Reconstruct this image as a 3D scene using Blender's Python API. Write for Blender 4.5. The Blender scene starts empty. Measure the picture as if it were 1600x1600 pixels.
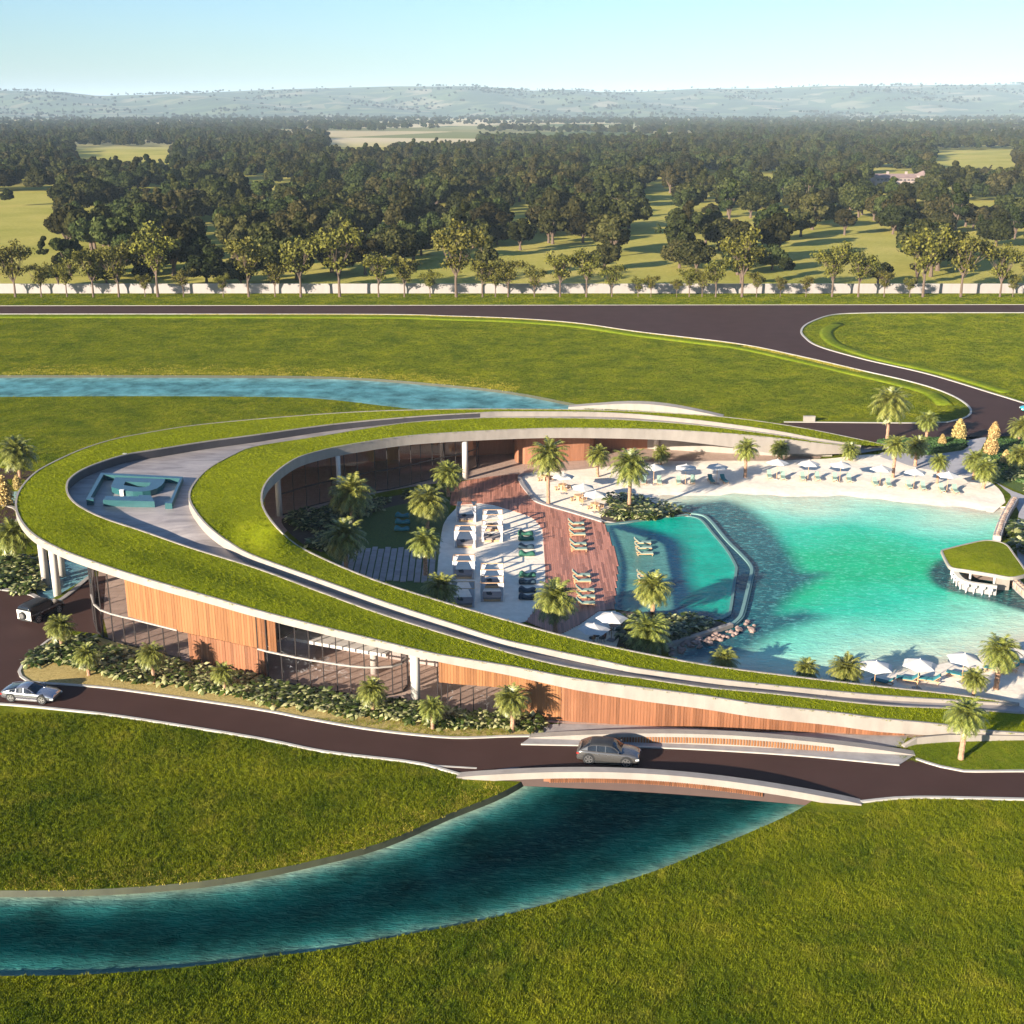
import bpy, math, random
import numpy as np
from mathutils import Vector, Matrix
from mathutils.geometry import delaunay_2d_cdt

# ------------------------------------------------------------------ camera, world, sun
SC = bpy.context.scene
CAMH, TILT, FPX = 50.0, math.radians(18.0), 1950.0
cam = bpy.data.objects.new('camera', bpy.data.cameras.new('camera'))
SC.collection.objects.link(cam); SC.camera = cam
cam.location = (0, 0, CAMH); cam.rotation_euler = (math.pi / 2 - TILT, 0, 0)
cam.data.sensor_width = 36; cam.data.lens = 36 * FPX / 1600
cam.data.clip_start = 1; cam.data.clip_end = 60000

SUN_EL = math.radians(15.5); SUN_DIR = math.radians(45)      # shadows run 45 deg left of +X
sh = Vector((math.cos(SUN_DIR) * math.cos(SUN_EL), math.sin(SUN_DIR) * math.cos(SUN_EL), -math.sin(SUN_EL)))
wd = bpy.data.worlds.new('World'); SC.world = wd; wd.use_nodes = True
wn = wd.node_tree
bg = wn.nodes['Background']; bg.inputs[1].default_value = 0.055
sky = wn.nodes.new('ShaderNodeTexSky'); sky.sky_type = 'NISHITA'; sky.sun_disc = False
sky.sun_elevation = SUN_EL; sky.sun_rotation = math.atan2(-sh.x, -sh.y)
sky.air_density = 1.0; sky.dust_density = 0.6; sky.ozone_density = 1.0
tint = wn.nodes.new('ShaderNodeMix'); tint.data_type = 'RGBA'; tint.blend_type = 'MULTIPLY'; tint.inputs[0].default_value = 1
tint.inputs[7].default_value = (.62, .88, 1.26, 1); wn.links.new(sky.outputs[0], tint.inputs[6]); wn.links.new(tint.outputs[2], bg.inputs[0])
sun = bpy.data.objects.new('sun', bpy.data.lights.new('sun', 'SUN'))
SC.collection.objects.link(sun)
sun.data.energy = 5.0; sun.data.angle = math.radians(0.5); sun.data.color = (1, 0.90, 0.76)
sun.rotation_euler = sh.to_track_quat('-Z', 'Y').to_euler(); sun.location = (-60, -40, 120)
SC.view_settings.view_transform = 'Standard'; SC.view_settings.look = 'None'
SC.view_settings.gamma = 1; SC.view_settings.use_curve_mapping = False
SC.view_settings.exposure = 1.55

# ------------------------------------------------------------------ helpers
COL = SC.collection
CT, ST = math.cos(TILT), math.sin(TILT)
def W(px, py, z=0.0):
    """photo pixel -> world point at height z"""
    u, v = (px - 800) / FPX, (py - 800) / FPX
    d = Vector((u, CT - v * ST, -ST - v * CT))
    return Vector((0, 0, CAMH)) + d * ((z - CAMH) / d.z)
def ppm(p):
    """pixels per metre at a world point"""
    return FPX / (p.y * CT + (CAMH - p.z) * ST)
def pix(p):
    dep = p[1] * CT + (CAMH - p[2]) * ST
    return 800 + FPX * p[0] / dep, 800 + FPX * ((CAMH - p[2]) * CT - p[1] * ST) / dep
def WL(pts, z=0.0): return [W(p[0], p[1], p[2] if len(p) > 2 else z) for p in pts]
def spline(pts, step=0.6, closed=False):
    """Catmull-Rom through 3-D points, resampled"""
    P = [Vector(p).to_3d() for p in pts]; n = len(P); out = []
    rng = range(n if closed else n - 1)
    for i in rng:
        p1, p2 = P[i], P[(i + 1) % n]
        p0 = P[i - 1] if (closed or i > 0) else p1 * 2 - p2
        p3 = P[(i + 2) % n] if (closed or i + 2 < n) else p2 * 2 - p1
        m = max(1, int((p2 - p1).length / step))
        for k in range(m):
            t = k / m
            out.append(0.5 * ((2 * p1) + (p2 - p0) * t + (2 * p0 - 5 * p1 + 4 * p2 - p3) * t * t + (3 * p1 - p0 - 3 * p2 + p3) * t ** 3))
    if not closed: out.append(P[-1].copy())
    return out
def inpoly(x, y, poly):
    x = np.asarray(x); y = np.asarray(y); r = np.zeros(x.shape, bool)
    q = np.array([(p[0], p[1]) for p in poly]); j = len(q) - 1
    for i in range(len(q)):
        xi, yi = q[i]; xj, yj = q[j]
        if yi != yj:
            r ^= ((yi > y) != (yj > y)) & (x < (xj - xi) * (y - yi) / (yj - yi) + xi)
        j = i
    return r
def dist_to(x, y, line, closed=True):
    q = np.array([(p[0], p[1]) for p in line]); x = np.asarray(x, float); y = np.asarray(y, float)
    best = np.full(x.shape, 1e9); n = len(q)
    for i in range(n if closed else n - 1):
        a, b = q[i], q[(i + 1) % n]; d = b - a; L = d @ d + 1e-12
        t = np.clip(((x - a[0]) * d[0] + (y - a[1]) * d[1]) / L, 0, 1)
        best = np.minimum(best, np.hypot(x - a[0] - t * d[0], y - a[1] - t * d[1]))
    return best
def thing(name, label, cat, loc=(0, 0, 0), rz=0.0, sc=1.0, group=None):
    o = bpy.data.objects.new(name, None); COL.objects.link(o); o.empty_display_size = 0.2
    o.location = loc; o.rotation_euler = (0, 0, rz); o.scale = (sc, sc, sc) if not hasattr(sc, '__len__') else sc
    tag(o, label, cat, group); return o
def tag(o, label=None, cat=None, group=None, kind=None):
    if label: o['label'] = label
    if cat: o['category'] = cat
    if group: o['group'] = group
    if kind: o['kind'] = kind
    return o
def obj(name, me, mat=None, parent=None, world=False):
    o = bpy.data.objects.new(name, me); COL.objects.link(o)
    if mat is not None and not me.materials: me.materials.append(mat)
    if parent is not None:
        o.parent = parent
        if world:
            p = Vector((0, 0, 0)); q = parent
            while q is not None: p += q.location; q = q.parent
            o.location = -p
    return o
def mesh(name, v, f, smooth=False):
    me = bpy.data.meshes.new(name); me.from_pydata([tuple(p) for p in v], [], [tuple(q) for q in f]); me.update()
    if smooth: me.polygons.foreach_set('use_smooth', [True] * len(me.polygons))
    return me
class MB:
    """collects shapes into one mesh"""
    def __init__(s): s.v = []; s.f = []
    def add(s, v, f):
        n = len(s.v); s.v += [tuple(p) for p in v]; s.f += [tuple(i + n for i in q) for q in f]; return s
    def box(s, c, d, rz=0, rx=0, ry=0):
        R = Matrix.Rotation(rz, 3, 'Z') @ Matrix.Rotation(ry, 3, 'Y') @ Matrix.Rotation(rx, 3, 'X')
        v = [Vector(c) + R @ Vector((d[0] * x / 2, d[1] * y / 2, d[2] * z / 2)) for x, y, z in
             ((-1,-1,-1),(1,-1,-1),(1,1,-1),(-1,1,-1),(-1,-1,1),(1,-1,1),(1,1,1),(-1,1,1))]
        return s.add(v, [(3,2,1,0),(4,5,6,7),(0,1,5,4),(1,2,6,5),(2,3,7,6),(3,0,4,7)])
    def tube(s, pts, rad, n=8, cap=True):
        P = [Vector(p) for p in pts]; r = rad if hasattr(rad, '__len__') else [rad] * len(P); v = []; f = []
        for i, p in enumerate(P):
            d = (P[min(i + 1, len(P) - 1)] - P[max(i - 1, 0)]).normalized()
            a = d.orthogonal().normalized() if abs(d.z) < 0.95 else Vector((1, 0, 0)); a = (a - d * a.dot(d)).normalized(); b = d.cross(a)
            for k in range(n):
                t = 2 * math.pi * k / n; v.append(p + (a * math.cos(t) + b * math.sin(t)) * r[i])
        for i in range(len(P) - 1):
            for k in range(n): f.append((i * n + k, i * n + (k + 1) % n, (i + 1) * n + (k + 1) % n, (i + 1) * n + k))
        if cap: f.append(tuple(range(n))[::-1]); f.append(tuple(range((len(P) - 1) * n, len(P) * n)))
        return s.add(v, f)
    def prism(s, poly, z0, z1):
        n = len(poly); a = sum(poly[i][0] * poly[(i + 1) % n][1] - poly[(i + 1) % n][0] * poly[i][1] for i in range(n))
        if a < 0: poly = poly[::-1]
        v = [(p[0], p[1], z0) for p in poly] + [(p[0], p[1], z1) for p in poly]
        return s.add(v, [tuple(range(n))[::-1], tuple(range(n, 2 * n))] + [(i, (i + 1) % n, n + (i + 1) % n, n + i) for i in range(n)])
    def ico(s, c, r, seed=0, jit=0.0):
        t = (1 + 5 ** .5) / 2; rnd = random.Random(seed)
        v = [Vector(p).normalized() for p in ((-1,t,0),(1,t,0),(-1,-t,0),(1,-t,0),(0,-1,t),(0,1,t),(0,-1,-t),(0,1,-t),(t,0,-1),(t,0,1),(-t,0,-1),(-t,0,1))]
        f = [(0,11,5),(0,5,1),(0,1,7),(0,7,10),(0,10,11),(1,5,9),(5,11,4),(11,10,2),(10,7,6),(7,1,8),(3,9,4),(3,4,2),(3,2,6),(3,6,8),(3,8,9),(4,9,5),(2,4,11),(6,2,10),(8,6,7),(9,8,1)]
        R = r if hasattr(r, '__len__') else (r, r, r)
        return s.add([Vector(c) + Vector((p.x * R[0], p.y * R[1], p.z * R[2])) * (1 + jit * rnd.uniform(-1, 1)) for p in v], f)
    def me(s, name='m', smooth=False): return mesh(name, s.v, s.f, smooth)
    def build(s, name, mat, parent=None, world=False, smooth=False): return obj(name, s.me(name, smooth), mat, parent, world)
def region(name, outer, z=0.0, holes=(), grid=0, mat=None, parent=None, world=True, knots=None, col=None, gridbox=None, smooth=True):
    """filled sheet; z constant / callable(x,y) / 'interp' from 3-D boundary (+knots)"""
    loops = [list(outer)] + [list(h) for h in holes]
    V = []; E = []
    for L in loops:
        n0 = len(V); V += [Vector((p[0], p[1])) for p in L]; E += [(n0 + i, n0 + (i + 1) % len(L)) for i in range(len(L))]
    K = []
    if knots: K = [Vector(k) for k in knots]; V += [k.to_2d() for k in K]
    if grid:
        bb = gridbox or (min(p[0] for p in outer), min(p[1] for p in outer), max(p[0] for p in outer), max(p[1] for p in outer))
        gx, gy = np.meshgrid(np.arange(bb[0], bb[2], grid), np.arange(bb[1], bb[3], grid))
        gx = gx.ravel() + (np.indices(gx.shape)[0].ravel() % 2) * grid / 2; gy = gy.ravel()
        m = inpoly(gx, gy, outer) & (dist_to(gx, gy, outer) > grid * .4)
        for h in holes: m &= ~inpoly(gx, gy, h) & (dist_to(gx, gy, h) > grid * .4)
        V += [Vector((a, b)) for a, b in zip(gx[m], gy[m])]
    vv, _, ff, *_ = delaunay_2d_cdt(V, E, [], 0, 1e-5)
    vv = np.array([(p[0], p[1]) for p in vv]); ff = np.array(ff)
    c = vv[ff].mean(1); m = inpoly(c[:, 0], c[:, 1], outer)
    for h in holes: m &= ~inpoly(c[:, 0], c[:, 1], h)
    ff = ff[m]
    if callable(z): zz = z(vv[:, 0], vv[:, 1])
    elif z == 'interp':
        B = np.array([tuple(p) for L in loops for p in L] + [tuple(k) for k in K])
        zz = np.zeros(len(vv))
        for i in range(0, len(vv), 500):
            q = vv[i:i + 500]; d2 = ((q[:, None, :] - B[None, :, :2]) ** 2).sum(2) + 1e-4
            w = 1 / d2 ** 2; zz[i:i + 500] = (w * B[None, :, 2]).sum(1) / w.sum(1)
    else: zz = np.full(len(vv), float(z))
    a = vv[ff[:, 0]]; b = vv[ff[:, 1]]; cc = vv[ff[:, 2]]
    flip = ((b[:, 0] - a[:, 0]) * (cc[:, 1] - a[:, 1]) - (b[:, 1] - a[:, 1]) * (cc[:, 0] - a[:, 0])) < 0
    ff[flip] = ff[flip][:, ::-1]
    me = mesh(name, np.c_[vv, zz].tolist(), ff.tolist(), smooth)
    if col is not None:
        at = me.color_attributes.new('Col', 'FLOAT_COLOR', 'POINT')
        at.data.foreach_set('color', np.c_[col(vv[:, 0], vv[:, 1]), np.ones(len(vv))].ravel())
    return obj(name, me, mat, parent, world)
def normals2d(C, closed=False):
    out = []; n = len(C)
    for i in range(n):
        a = C[(i - 1) % n] if (closed or i > 0) else C[i]; b = C[(i + 1) % n] if (closed or i < n - 1) else C[i]
        d = (b - a); d = Vector((d.x, d.y)).normalized() if d.length > 1e-9 else Vector((1, 0)); out.append(Vector((d.y, -d.x, 0)))
    return out
def strip(C, prof, closed=False):
    """sweep a closed profile [(offset, dz) or callable(i)->list] along curve; offset + = right of travel"""
    N = normals2d(C, closed); v = []; f = []; n = len(C)
    for i in range(n):
        pr = prof(i) if callable(prof) else prof; m = len(pr)
        for o, dz in pr: v.append(C[i] + N[i] * o + Vector((0, 0, dz)))
    for i in range(n if closed else n - 1):
        for k in range(m): f.append((i * m + k, ((i + 1) % n) * m + k, ((i + 1) % n) * m + (k + 1) % m, i * m + (k + 1) % m))
    if not closed: f.append(tuple(range(m))); f.append(tuple(range((n - 1) * m, n * m))[::-1])
    mb = MB(); mb.add(v, f); return mb
def copy_tree(o, parent=None):
    c = o.copy(); COL.objects.link(c); c.parent = parent
    for ch in o.children: copy_tree(ch, c)
    return c

# ------------------------------------------------------------------ materials
def srgb(r, g, b):
    return tuple((x / 255 / 12.92 if x <= 10 else ((x / 255 + .055) / 1.055) ** 2.4) for x in (r, g, b))
class NT:
    def __init__(s, name):
        s.m = bpy.data.materials.new(name); s.m.use_nodes = True; s.t = s.m.node_tree; s.b = s.t.nodes['Principled BSDF']; s.out = s.t.nodes['Material Output']
        s.geo = None
    def n(s, typ, **kw):
        x = s.t.nodes.new(typ)
        for k, v in kw.items(): setattr(x, k, v)
        return x
    def l(s, a, b): s.t.links.new(a, b)
    def pos(s, scale=(1, 1, 1), rz=0):
        if s.geo is None: s.geo = s.n('ShaderNodeNewGeometry')
        mp = s.n('ShaderNodeMapping'); mp.inputs['Scale'].default_value = scale; mp.inputs['Rotation'].default_value = (0, 0, rz)
        s.l(s.geo.outputs['Position'], mp.inputs[0]); return mp.outputs[0]
    def noise(s, scale, detail=4, vec=None, rough=.55, dist=0):
        x = s.n('ShaderNodeTexNoise'); x.inputs['Scale'].default_value = scale; x.inputs['Detail'].default_value = detail
        x.inputs['Roughness'].default_value = rough; x.inputs['Distortion'].default_value = dist
        s.l(vec if vec is not None else s.pos(), x.inputs['Vector']); return x.outputs[0]
    def ramp(s, fac, stops):
        x = s.n('ShaderNodeValToRGB'); e = x.color_ramp.elements
        while len(e) < len(stops): e.new(.5)
        for q, (p, c) in zip(e, stops): q.position = p; q.color = (*c, 1)
        s.l(fac, x.inputs[0]); return x.outputs[0]
    def mix(s, a, b, fac, mode='MIX'):
        x = s.n('ShaderNodeMix', data_type='RGBA', blend_type=mode)
        for sock, val in ((x.inputs[0], fac), (x.inputs[6], a), (x.inputs[7], b)):
            if isinstance(val, bpy.types.NodeSocket): s.l(val, sock)
            elif hasattr(val, '__len__'): sock.default_value = (*val[:3], 1)
            else: sock.default_value = val
        return x.outputs[2]
    def math(s, op, a, b=None):
        x = s.n('ShaderNodeMath', operation=op)
        for i, v in enumerate((a, b)):
            if v is None: continue
            if isinstance(v, bpy.types.NodeSocket): s.l(v, x.inputs[i])
            else: x.inputs[i].default_value = v
        return x.outputs[0]
    def base(s, c):
        if isinstance(c, bpy.types.NodeSocket): s.l(c, s.b.inputs['Base Color'])
        else: s.b.inputs['Base Color'].default_value = (*c, 1)
    def set(s, **kw):
        for k, v in kw.items(): s.b.inputs[k.replace('_', ' ')].default_value = v
        return s
    def bump(s, h, strength=.5, dist=.1):
        x = s.n('ShaderNodeBump'); x.inputs['Strength'].default_value = strength; x.inputs['Distance'].default_value = dist
        s.l(h, x.inputs['Height']); s.l(x.outputs[0], s.b.inputs['Normal'])
def simple(name, c, rough=.6, var=.15, scale=1.5, metal=0, bump=0, bscale=20, **kw):
    t = NT(name); t.set(Roughness=rough, Metallic=metal, **kw)
    if var:
        n = t.noise(scale, 5); t.base(t.ramp(n, [(.3, tuple(x * (1 - var) for x in c)), (.7, tuple(min(1, x * (1 + var)) for x in c))]))
    else: t.base(c)
    if bump: t.bump(t.noise(bscale, 4), bump, .05)
    return t.m
M = {}
def grass(name, dark, mid, light, tan, fine=7.0, tanamt=.5, bumpd=.12):
    t = NT(name); t.set(Roughness=.85, Specular_IOR_Level=.03)
    f = t.noise(fine, 6, rough=.7); f2 = t.noise(fine * .35, 5, rough=.65); big = t.noise(.09, 5, rough=.6); mid_n = t.noise(.5, 5, rough=.6)
    a = t.math('ADD', t.math('MULTIPLY', f, .6), t.math('MULTIPLY', f2, .4))
    c = t.ramp(a, [(.36, dark), (.5, mid), (.64, light)])
    c = t.mix(c, t.ramp(big, [(.35, tuple(x * .82 for x in mid)), (.65, light)]), .3)
    c = t.mix(c, tan, t.math('MULTIPLY', t.ramp(mid_n, [(.5, (0, 0, 0)), (.75, (1, 1, 1))]), tanamt))
    t.base(c); t.bump(a, .9, bumpd); return t.m
M['lawn'] = grass('lawn_grass', (.03, .05, .002), (.105, .145, .006), (.20, .235, .014), (.30, .26, .035), 5.5, .4, .25)
M['rooflawn'] = grass('roof_grass', (.07, .095, .003), (.165, .19, .005), (.26, .275, .010), (.33, .28, .02), 5, .25, .2)
M['dry'] = grass('dry_grass', (.18, .13, .04), (.42, .31, .11), (.58, .45, .18), (.48, .33, .11), 8, .4, .1)
t = NT('courtyard_grass'); t.base(t.ramp(t.noise(9, 5), [(.35, (.03, .06, .004)), (.65, (.09, .13, .010))])); t.set(Roughness=.8); t.bump(t.noise(14, 4), .6, .06); M['cgrass'] = t.m
# ground: tended lawn inside the wall, meadows and fields beyond it
t = NT('ground_grass'); t.set(Roughness=.85, Specular_IOR_Level=.03)
f = t.noise(5.5, 6, rough=.72); f2 = t.noise(1.3, 5, rough=.65); big = t.noise(.13, 6, rough=.65); mn = t.noise(.33, 6, rough=.65)
a = t.math('ADD', t.math('MULTIPLY', f, .6), t.math('MULTIPLY', f2, .4))
c1 = t.ramp(a, [(.38, (.018, .032, .001)), (.5, (.085, .115, .004)), (.62, (.20, .225, .010))])
c1 = t.mix(c1, t.ramp(big, [(.35, (.03, .058, .003)), (.65, (.22, .21, .010))]), .4)
c1 = t.mix(c1, (.29, .24, .025), t.math('MULTIPLY', t.ramp(mn, [(.52, (0, 0, 0)), (.74, (1, 1, 1))]), .45))
m1 = t.noise(.02, 5); c2 = t.ramp(m1, [(.3, (.25, .25, .035)), (.55, (.42, .355, .08)), (.75, (.52, .39, .12))])
c2 = t.mix(c2, t.ramp(t.noise(.6, 5), [(.3, (.22, .22, .035)), (.7, (.50, .41, .11))]), .35)
vo = t.n('ShaderNodeTexVoronoi'); vo.inputs['Scale'].default_value = .0035; t.l(t.pos((1, .55, 1), .5), vo.inputs['Vector'])
hs = t.n('ShaderNodeSeparateColor'); t.l(vo.outputs['Color'], hs.inputs[0])
c3 = t.ramp(hs.outputs[0], [(.0, (.10, .13, .05)), (.35, (.17, .18, .06)), (.55, (.42, .33, .17)), (.75, (.55, .45, .28)), (1, (.22, .22, .09))])
geo = t.geo; sx = t.n('ShaderNodeSeparateXYZ'); t.l(geo.outputs['Position'], sx.inputs[0])
mr = t.n('ShaderNodeMapRange'); mr.inputs[1].default_value = 353.5; mr.inputs[2].default_value = 354.5; t.l(sx.outputs[1], mr.inputs[0])
mr2 = t.n('ShaderNodeMapRange'); mr2.inputs[1].default_value = 1500; mr2.inputs[2].default_value = 2000; t.l(sx.outputs[1], mr2.inputs[0])
cc = t.mix(t.mix(c1, c2, mr.outputs[0]), c3, mr2.outputs[0]); t.base(cc); t.bump(a, .9, .3); M['ground'] = t.m
t = NT('hill_fields'); vo = t.n('ShaderNodeTexVoronoi'); vo.inputs['Scale'].default_value = .007; t.l(t.pos((1, .45, 1), .3), vo.inputs['Vector'])
hs = t.n('ShaderNodeSeparateColor'); t.l(vo.outputs['Color'], hs.inputs[0])
c = t.ramp(hs.outputs[0], [(0, (.06, .09, .04)), (.5, (.10, .13, .05)), (.72, (.17, .16, .09)), (.84, (.24, .21, .13)), (.9, (.07, .10, .05))])
t.base(t.mix(c, (.05, .075, .035), t.ramp(t.noise(.004, 6), [(.45, (0, 0, 0)), (.55, (1, 1, 1))]))); t.set(Roughness=.9); M['hill'] = t.m
t = NT('asphalt'); t.set(Roughness=.8, Specular_IOR_Level=.12)
n = t.noise(.25, 6); t.base(t.mix(t.ramp(n, [(.3, (.050, .024, .018)), (.7, (.068, .033, .026))]), t.ramp(t.noise(30, 3), [(.3, (.03, .016, .013)), (.7, (.076, .042, .034))]), .35)); t.bump(t.noise(40, 3), .25, .02); M['asphalt'] = t.m
def concrete(name, c, stain=.16):
    t = NT(name); t.set(Roughness=.7)
    n = t.noise(.9, 6, t.pos((1, 1, .35))); n2 = t.noise(9, 4)
    t.base(t.mix(t.ramp(n, [(.3, tuple(x * (1 - stain) for x in c)), (.65, c)]), tuple(x * .8 for x in c), t.math('MULTIPLY', t.ramp(n2, [(.45, (0, 0, 0)), (.8, (1, 1, 1))]), .35))); t.bump(n2, .15, .03); return t.m
M['white'] = concrete('pale_concrete', (.325, .28, .235), .2)
M['kerb'] = concrete('kerb_stone', (.46, .42, .36))
M['greyconc'] = concrete('grey_concrete', (.34, .31, .29), .3)
M['soffit'] = concrete('soffit', (.36, .32, .29))
M['darkface'] = concrete('dark_wall_face', (.055, .05, .055), .25)
t = NT('plaza_paving'); t.set(Roughness=.5)
n = t.noise(.5, 7, t.pos((.5, 1.6, 1)), .65, .4); t.base(t.ramp(n, [(.3, (.17, .145, .135)), (.5, (.29, .25, .23)), (.7, (.40, .345, .31))])); t.bump(n, .2, .03); M['plaza'] = t.m
t = NT('terrace_tile'); t.set(Roughness=.55)
br = t.n('ShaderNodeTexBrick'); br.inputs['Scale'].default_value = 1; br.inputs['Brick Width'].default_value = 1.8; br.inputs['Row Height'].default_value = .9
br.inputs['Mortar Size'].default_value = .02; br.inputs['Color1'].default_value = (.40, .28, .22, 1); br.inputs['Color2'].default_value = (.48, .34, .27, 1); br.inputs['Mortar'].default_value = (.14, .10, .08, 1)
t.l(t.pos(), br.inputs['Vector']); t.base(t.mix(br.outputs[0], t.ramp(t.noise(1.2, 5), [(.3, (.32, .22, .17)), (.7, (.52, .38, .30))]), .4)); M['tile'] = t.m
def wood(name, c, spread=.35, rough=.5, perobj=True, axis=(6, 6, .5)):
    t = NT(name); t.set(Roughness=rough, Specular_IOR_Level=.3)
    if perobj: r = t.n('ShaderNodeObjectInfo').outputs['Random']
    else: r = t.n('ShaderNodeNewGeometry').outputs['Random Per Island']
    g = t.noise(1.0, 5, t.pos(axis), .6, .6)
    cr = t.ramp(r, [(0, tuple(x * (1 - spread) for x in c)), (.5, c), (1, tuple(min(1, x * (1 + spread * .8)) for x in c))])
    t.base(t.mix(cr, t.ramp(g, [(.3, tuple(x * .55 for x in c)), (.7, tuple(min(1, x * 1.35) for x in c))]), .35)); return t.m
M['cedar'] = wood('light_cedar', (.275, .118, .046), .32)
M['redwood'] = wood('red_cedar', (.235, .097, .046), .42)
M['darkwood'] = wood('inner_timber', (.30, .13, .07), .2)
M['deck'] = wood('deck_planks', (.44, .185, .12), .55, .5, False, (8, .5, 1))
M['teak'] = wood('teak', (.55, .33, .17), .15, .5)
t = NT('sand'); t.set(Roughness=.9)
n = t.noise(1.1, 6); t.base(t.ramp(n, [(.3, (.76, .64, .49)), (.7, (.90, .78, .62))])); t.bump(t.noise(2.2, 6), .5, .08); M['sand'] = t.m
def water(name, wave=1.0, rough=.06, spec=.3, stretch=(.6, 1.3, 1), fleck=.2, bs=.5, mott=(.85, 1.12)):
    t = NT(name); t.set(Roughness=rough, IOR=1.33, Specular_IOR_Level=spec)
    at = t.n('ShaderNodeVertexColor', layer_name='Col'); w = t.noise(1.6 * wave, 4, t.pos(stretch, .15), .6, .8); w2 = t.noise(.45 * wave, 4, t.pos(stretch, -.2), .5, .5)
    hgt = t.math('ADD', t.math('MULTIPLY', w, .6), t.math('MULTIPLY', w2, .7))
    mo = t.ramp(t.noise(.25, 6, rough=.7), [(.3, (mott[0],) * 3), (.7, (mott[1],) * 3)])
    c = t.mix(at.outputs[0], mo, 1.0, 'MULTIPLY'); c = t.mix(c, t.mix(c, (.35, 1, .85), fleck), t.ramp(w, [(.52, (0, 0, 0)), (.7, (1, 1, 1))]))  # ripple crests mixed paler: sparkle painted into the water colour
    t.base(c); t.bump(hgt, bs, .28); return t.m
M['lagoon'] = water('lagoon_water', 1.5, .08, .1, fleck=.3, bs=.6); M['canal'] = water('canal_water', 1.7, .3, .0, (.5, 1.5, 1), .02, .7, (.45, 1.7)); M['pool'] = water('pool_water', 1.5, .08, .1, fleck=.05, bs=.6, mott=(.75, 1.25))
t = NT('glass'); t.t.nodes.remove(t.b)
tr = t.n('ShaderNodeBsdfTransparent'); tr.inputs[0].default_value = (.93, .92, .92, 1); gl = t.n('ShaderNodeBsdfGlossy'); gl.inputs['Roughness'].default_value = .02; gl.inputs[0].default_value = (.9, .93, 1, 1)
fr = t.n('ShaderNodeLayerWeight'); fr.inputs[0].default_value = .5; mx = t.n('ShaderNodeMixShader'); t.l(t.math('ADD', t.math('MULTIPLY', t.math('POWER', fr.outputs['Facing'], 4), .5), .025), mx.inputs[0]); t.l(tr.outputs[0], mx.inputs[1]); t.l(gl.outputs[0], mx.inputs[2]); t.l(mx.outputs[0], t.out.inputs[0]); M['glass'] = t.m
M['mullion'] = simple('dark_metal', (.035, .028, .026), .4, 0)
M['whitemetal'] = simple('white_metal', (.72, .68, .62), .4, .05)
M['column'] = concrete('column_concrete', (.58, .52, .45))
M['teal'] = simple('teal_paint', (.02, .085, .09), .35, .08)
M['teal2'] = simple('teal_top', (.035, .085, .125), .35, .08)
M['wallpale'] = concrete('boundary_wall_render', (.33, .29, .265), .1)
M['canvas'] = simple('white_canvas', (.56, .53, .48), .8, .05)
M['curtain'] = simple('white_curtain', (.50, .49, .50), .85, .04)
M['greenfab'] = simple('sage_fabric', (.22, .31, .25), .85, .1)
M['tealfab'] = simple('teal_fabric', (.03, .17, .19), .85, .1)
M['bag'] = simple('green_fabric', (.018, .10, .06), .7, .25, 1.0)
M['bagdark'] = simple('navy_fabric', (.012, .035, .055), .75, .2, 1.0)
M['greyfab'] = simple('taupe_fabric', (.24, .20, .18), .9, .1)
M['darkfab'] = simple('charcoal_fabric', (.03, .035, .04), .9, .1)
M['stone'] = simple('pink_boulder', (.25, .17, .14), .85, .35, 1.3, bump=.5, bscale=3)
M['rubble'] = wood('rubble_stone', (.42, .29, .21), .35, .85, True, (2, 2, 2))
M['paver'] = wood('grey_paver', (.34, .30, .28), .14, .75, True, (1, 1, 1))
M['soil'] = simple('soil', (.07, .05, .035), .95, .3, 2)
M['bark'] = simple('bark', (.12, .08, .055), .9, .35, 6, bump=.6, bscale=10)
M['palmbark'] = simple('palm_bark', (.36, .20, .12), .9, .4, 7, bump=.9, bscale=9)
def leaf(name, dark, light, rough=.55, spec=.3, transl=.0, scale=.6, objvar=.25, hi=None):
    t = NT(name); t.set(Roughness=rough, Specular_IOR_Level=spec)
    r = t.n('ShaderNodeNewGeometry').outputs['Random Per Island']; o = t.n('ShaderNodeObjectInfo').outputs['Random']
    c = t.ramp(r, [(0, dark), (1, light)] if hi is None else [(0, dark), (.68, light), (.8, tuple((a + b) / 2 for a, b in zip(light, hi))), (1, hi)])
    hsv = t.n('ShaderNodeHueSaturation'); t.l(c, hsv.inputs['Color'])
    mrv = t.n('ShaderNodeMapRange'); mrv.inputs[3].default_value = 1 - objvar; mrv.inputs[4].default_value = 1 + objvar; t.l(o, mrv.inputs[0]); t.l(mrv.outputs[0], hsv.inputs['Value'])
    mrh = t.n('ShaderNodeMapRange'); mrh.inputs[3].default_value = .5 - .03 * objvar * 4; mrh.inputs[4].default_value = .5 + .02 * objvar * 4
    m7 = t.math('FRACT', t.math('MULTIPLY', o, 7.31)); t.l(m7, mrh.inputs[0]); t.l(mrh.outputs[0], hsv.inputs['Hue'])
    t.base(hsv.outputs[0]); return t.m
M['oak'] = leaf('oak_leaves', (.007, .011, .003), (.060, .062, .018), .8, .02, objvar=.5)
M['young'] = leaf('young_leaves', (.04, .042, .006), (.15, .135, .019), .6, .15, objvar=.12)
M['palm'] = leaf('palm_fronds', (.055, .075, .010), (.26, .26, .05), .42, .45, objvar=.1)
M['shrub'] = leaf('broad_leaves', (.016, .026, .006), (.055, .078, .012), .38, .3, objvar=.15, hi=(.52, .50, .22))  # palest leaves coloured cream to stand for bright highlights
M['golden'] = leaf('golden_leaves', (.26, .17, .05), (.62, .46, .18), .6, .2, objvar=.1)
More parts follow.
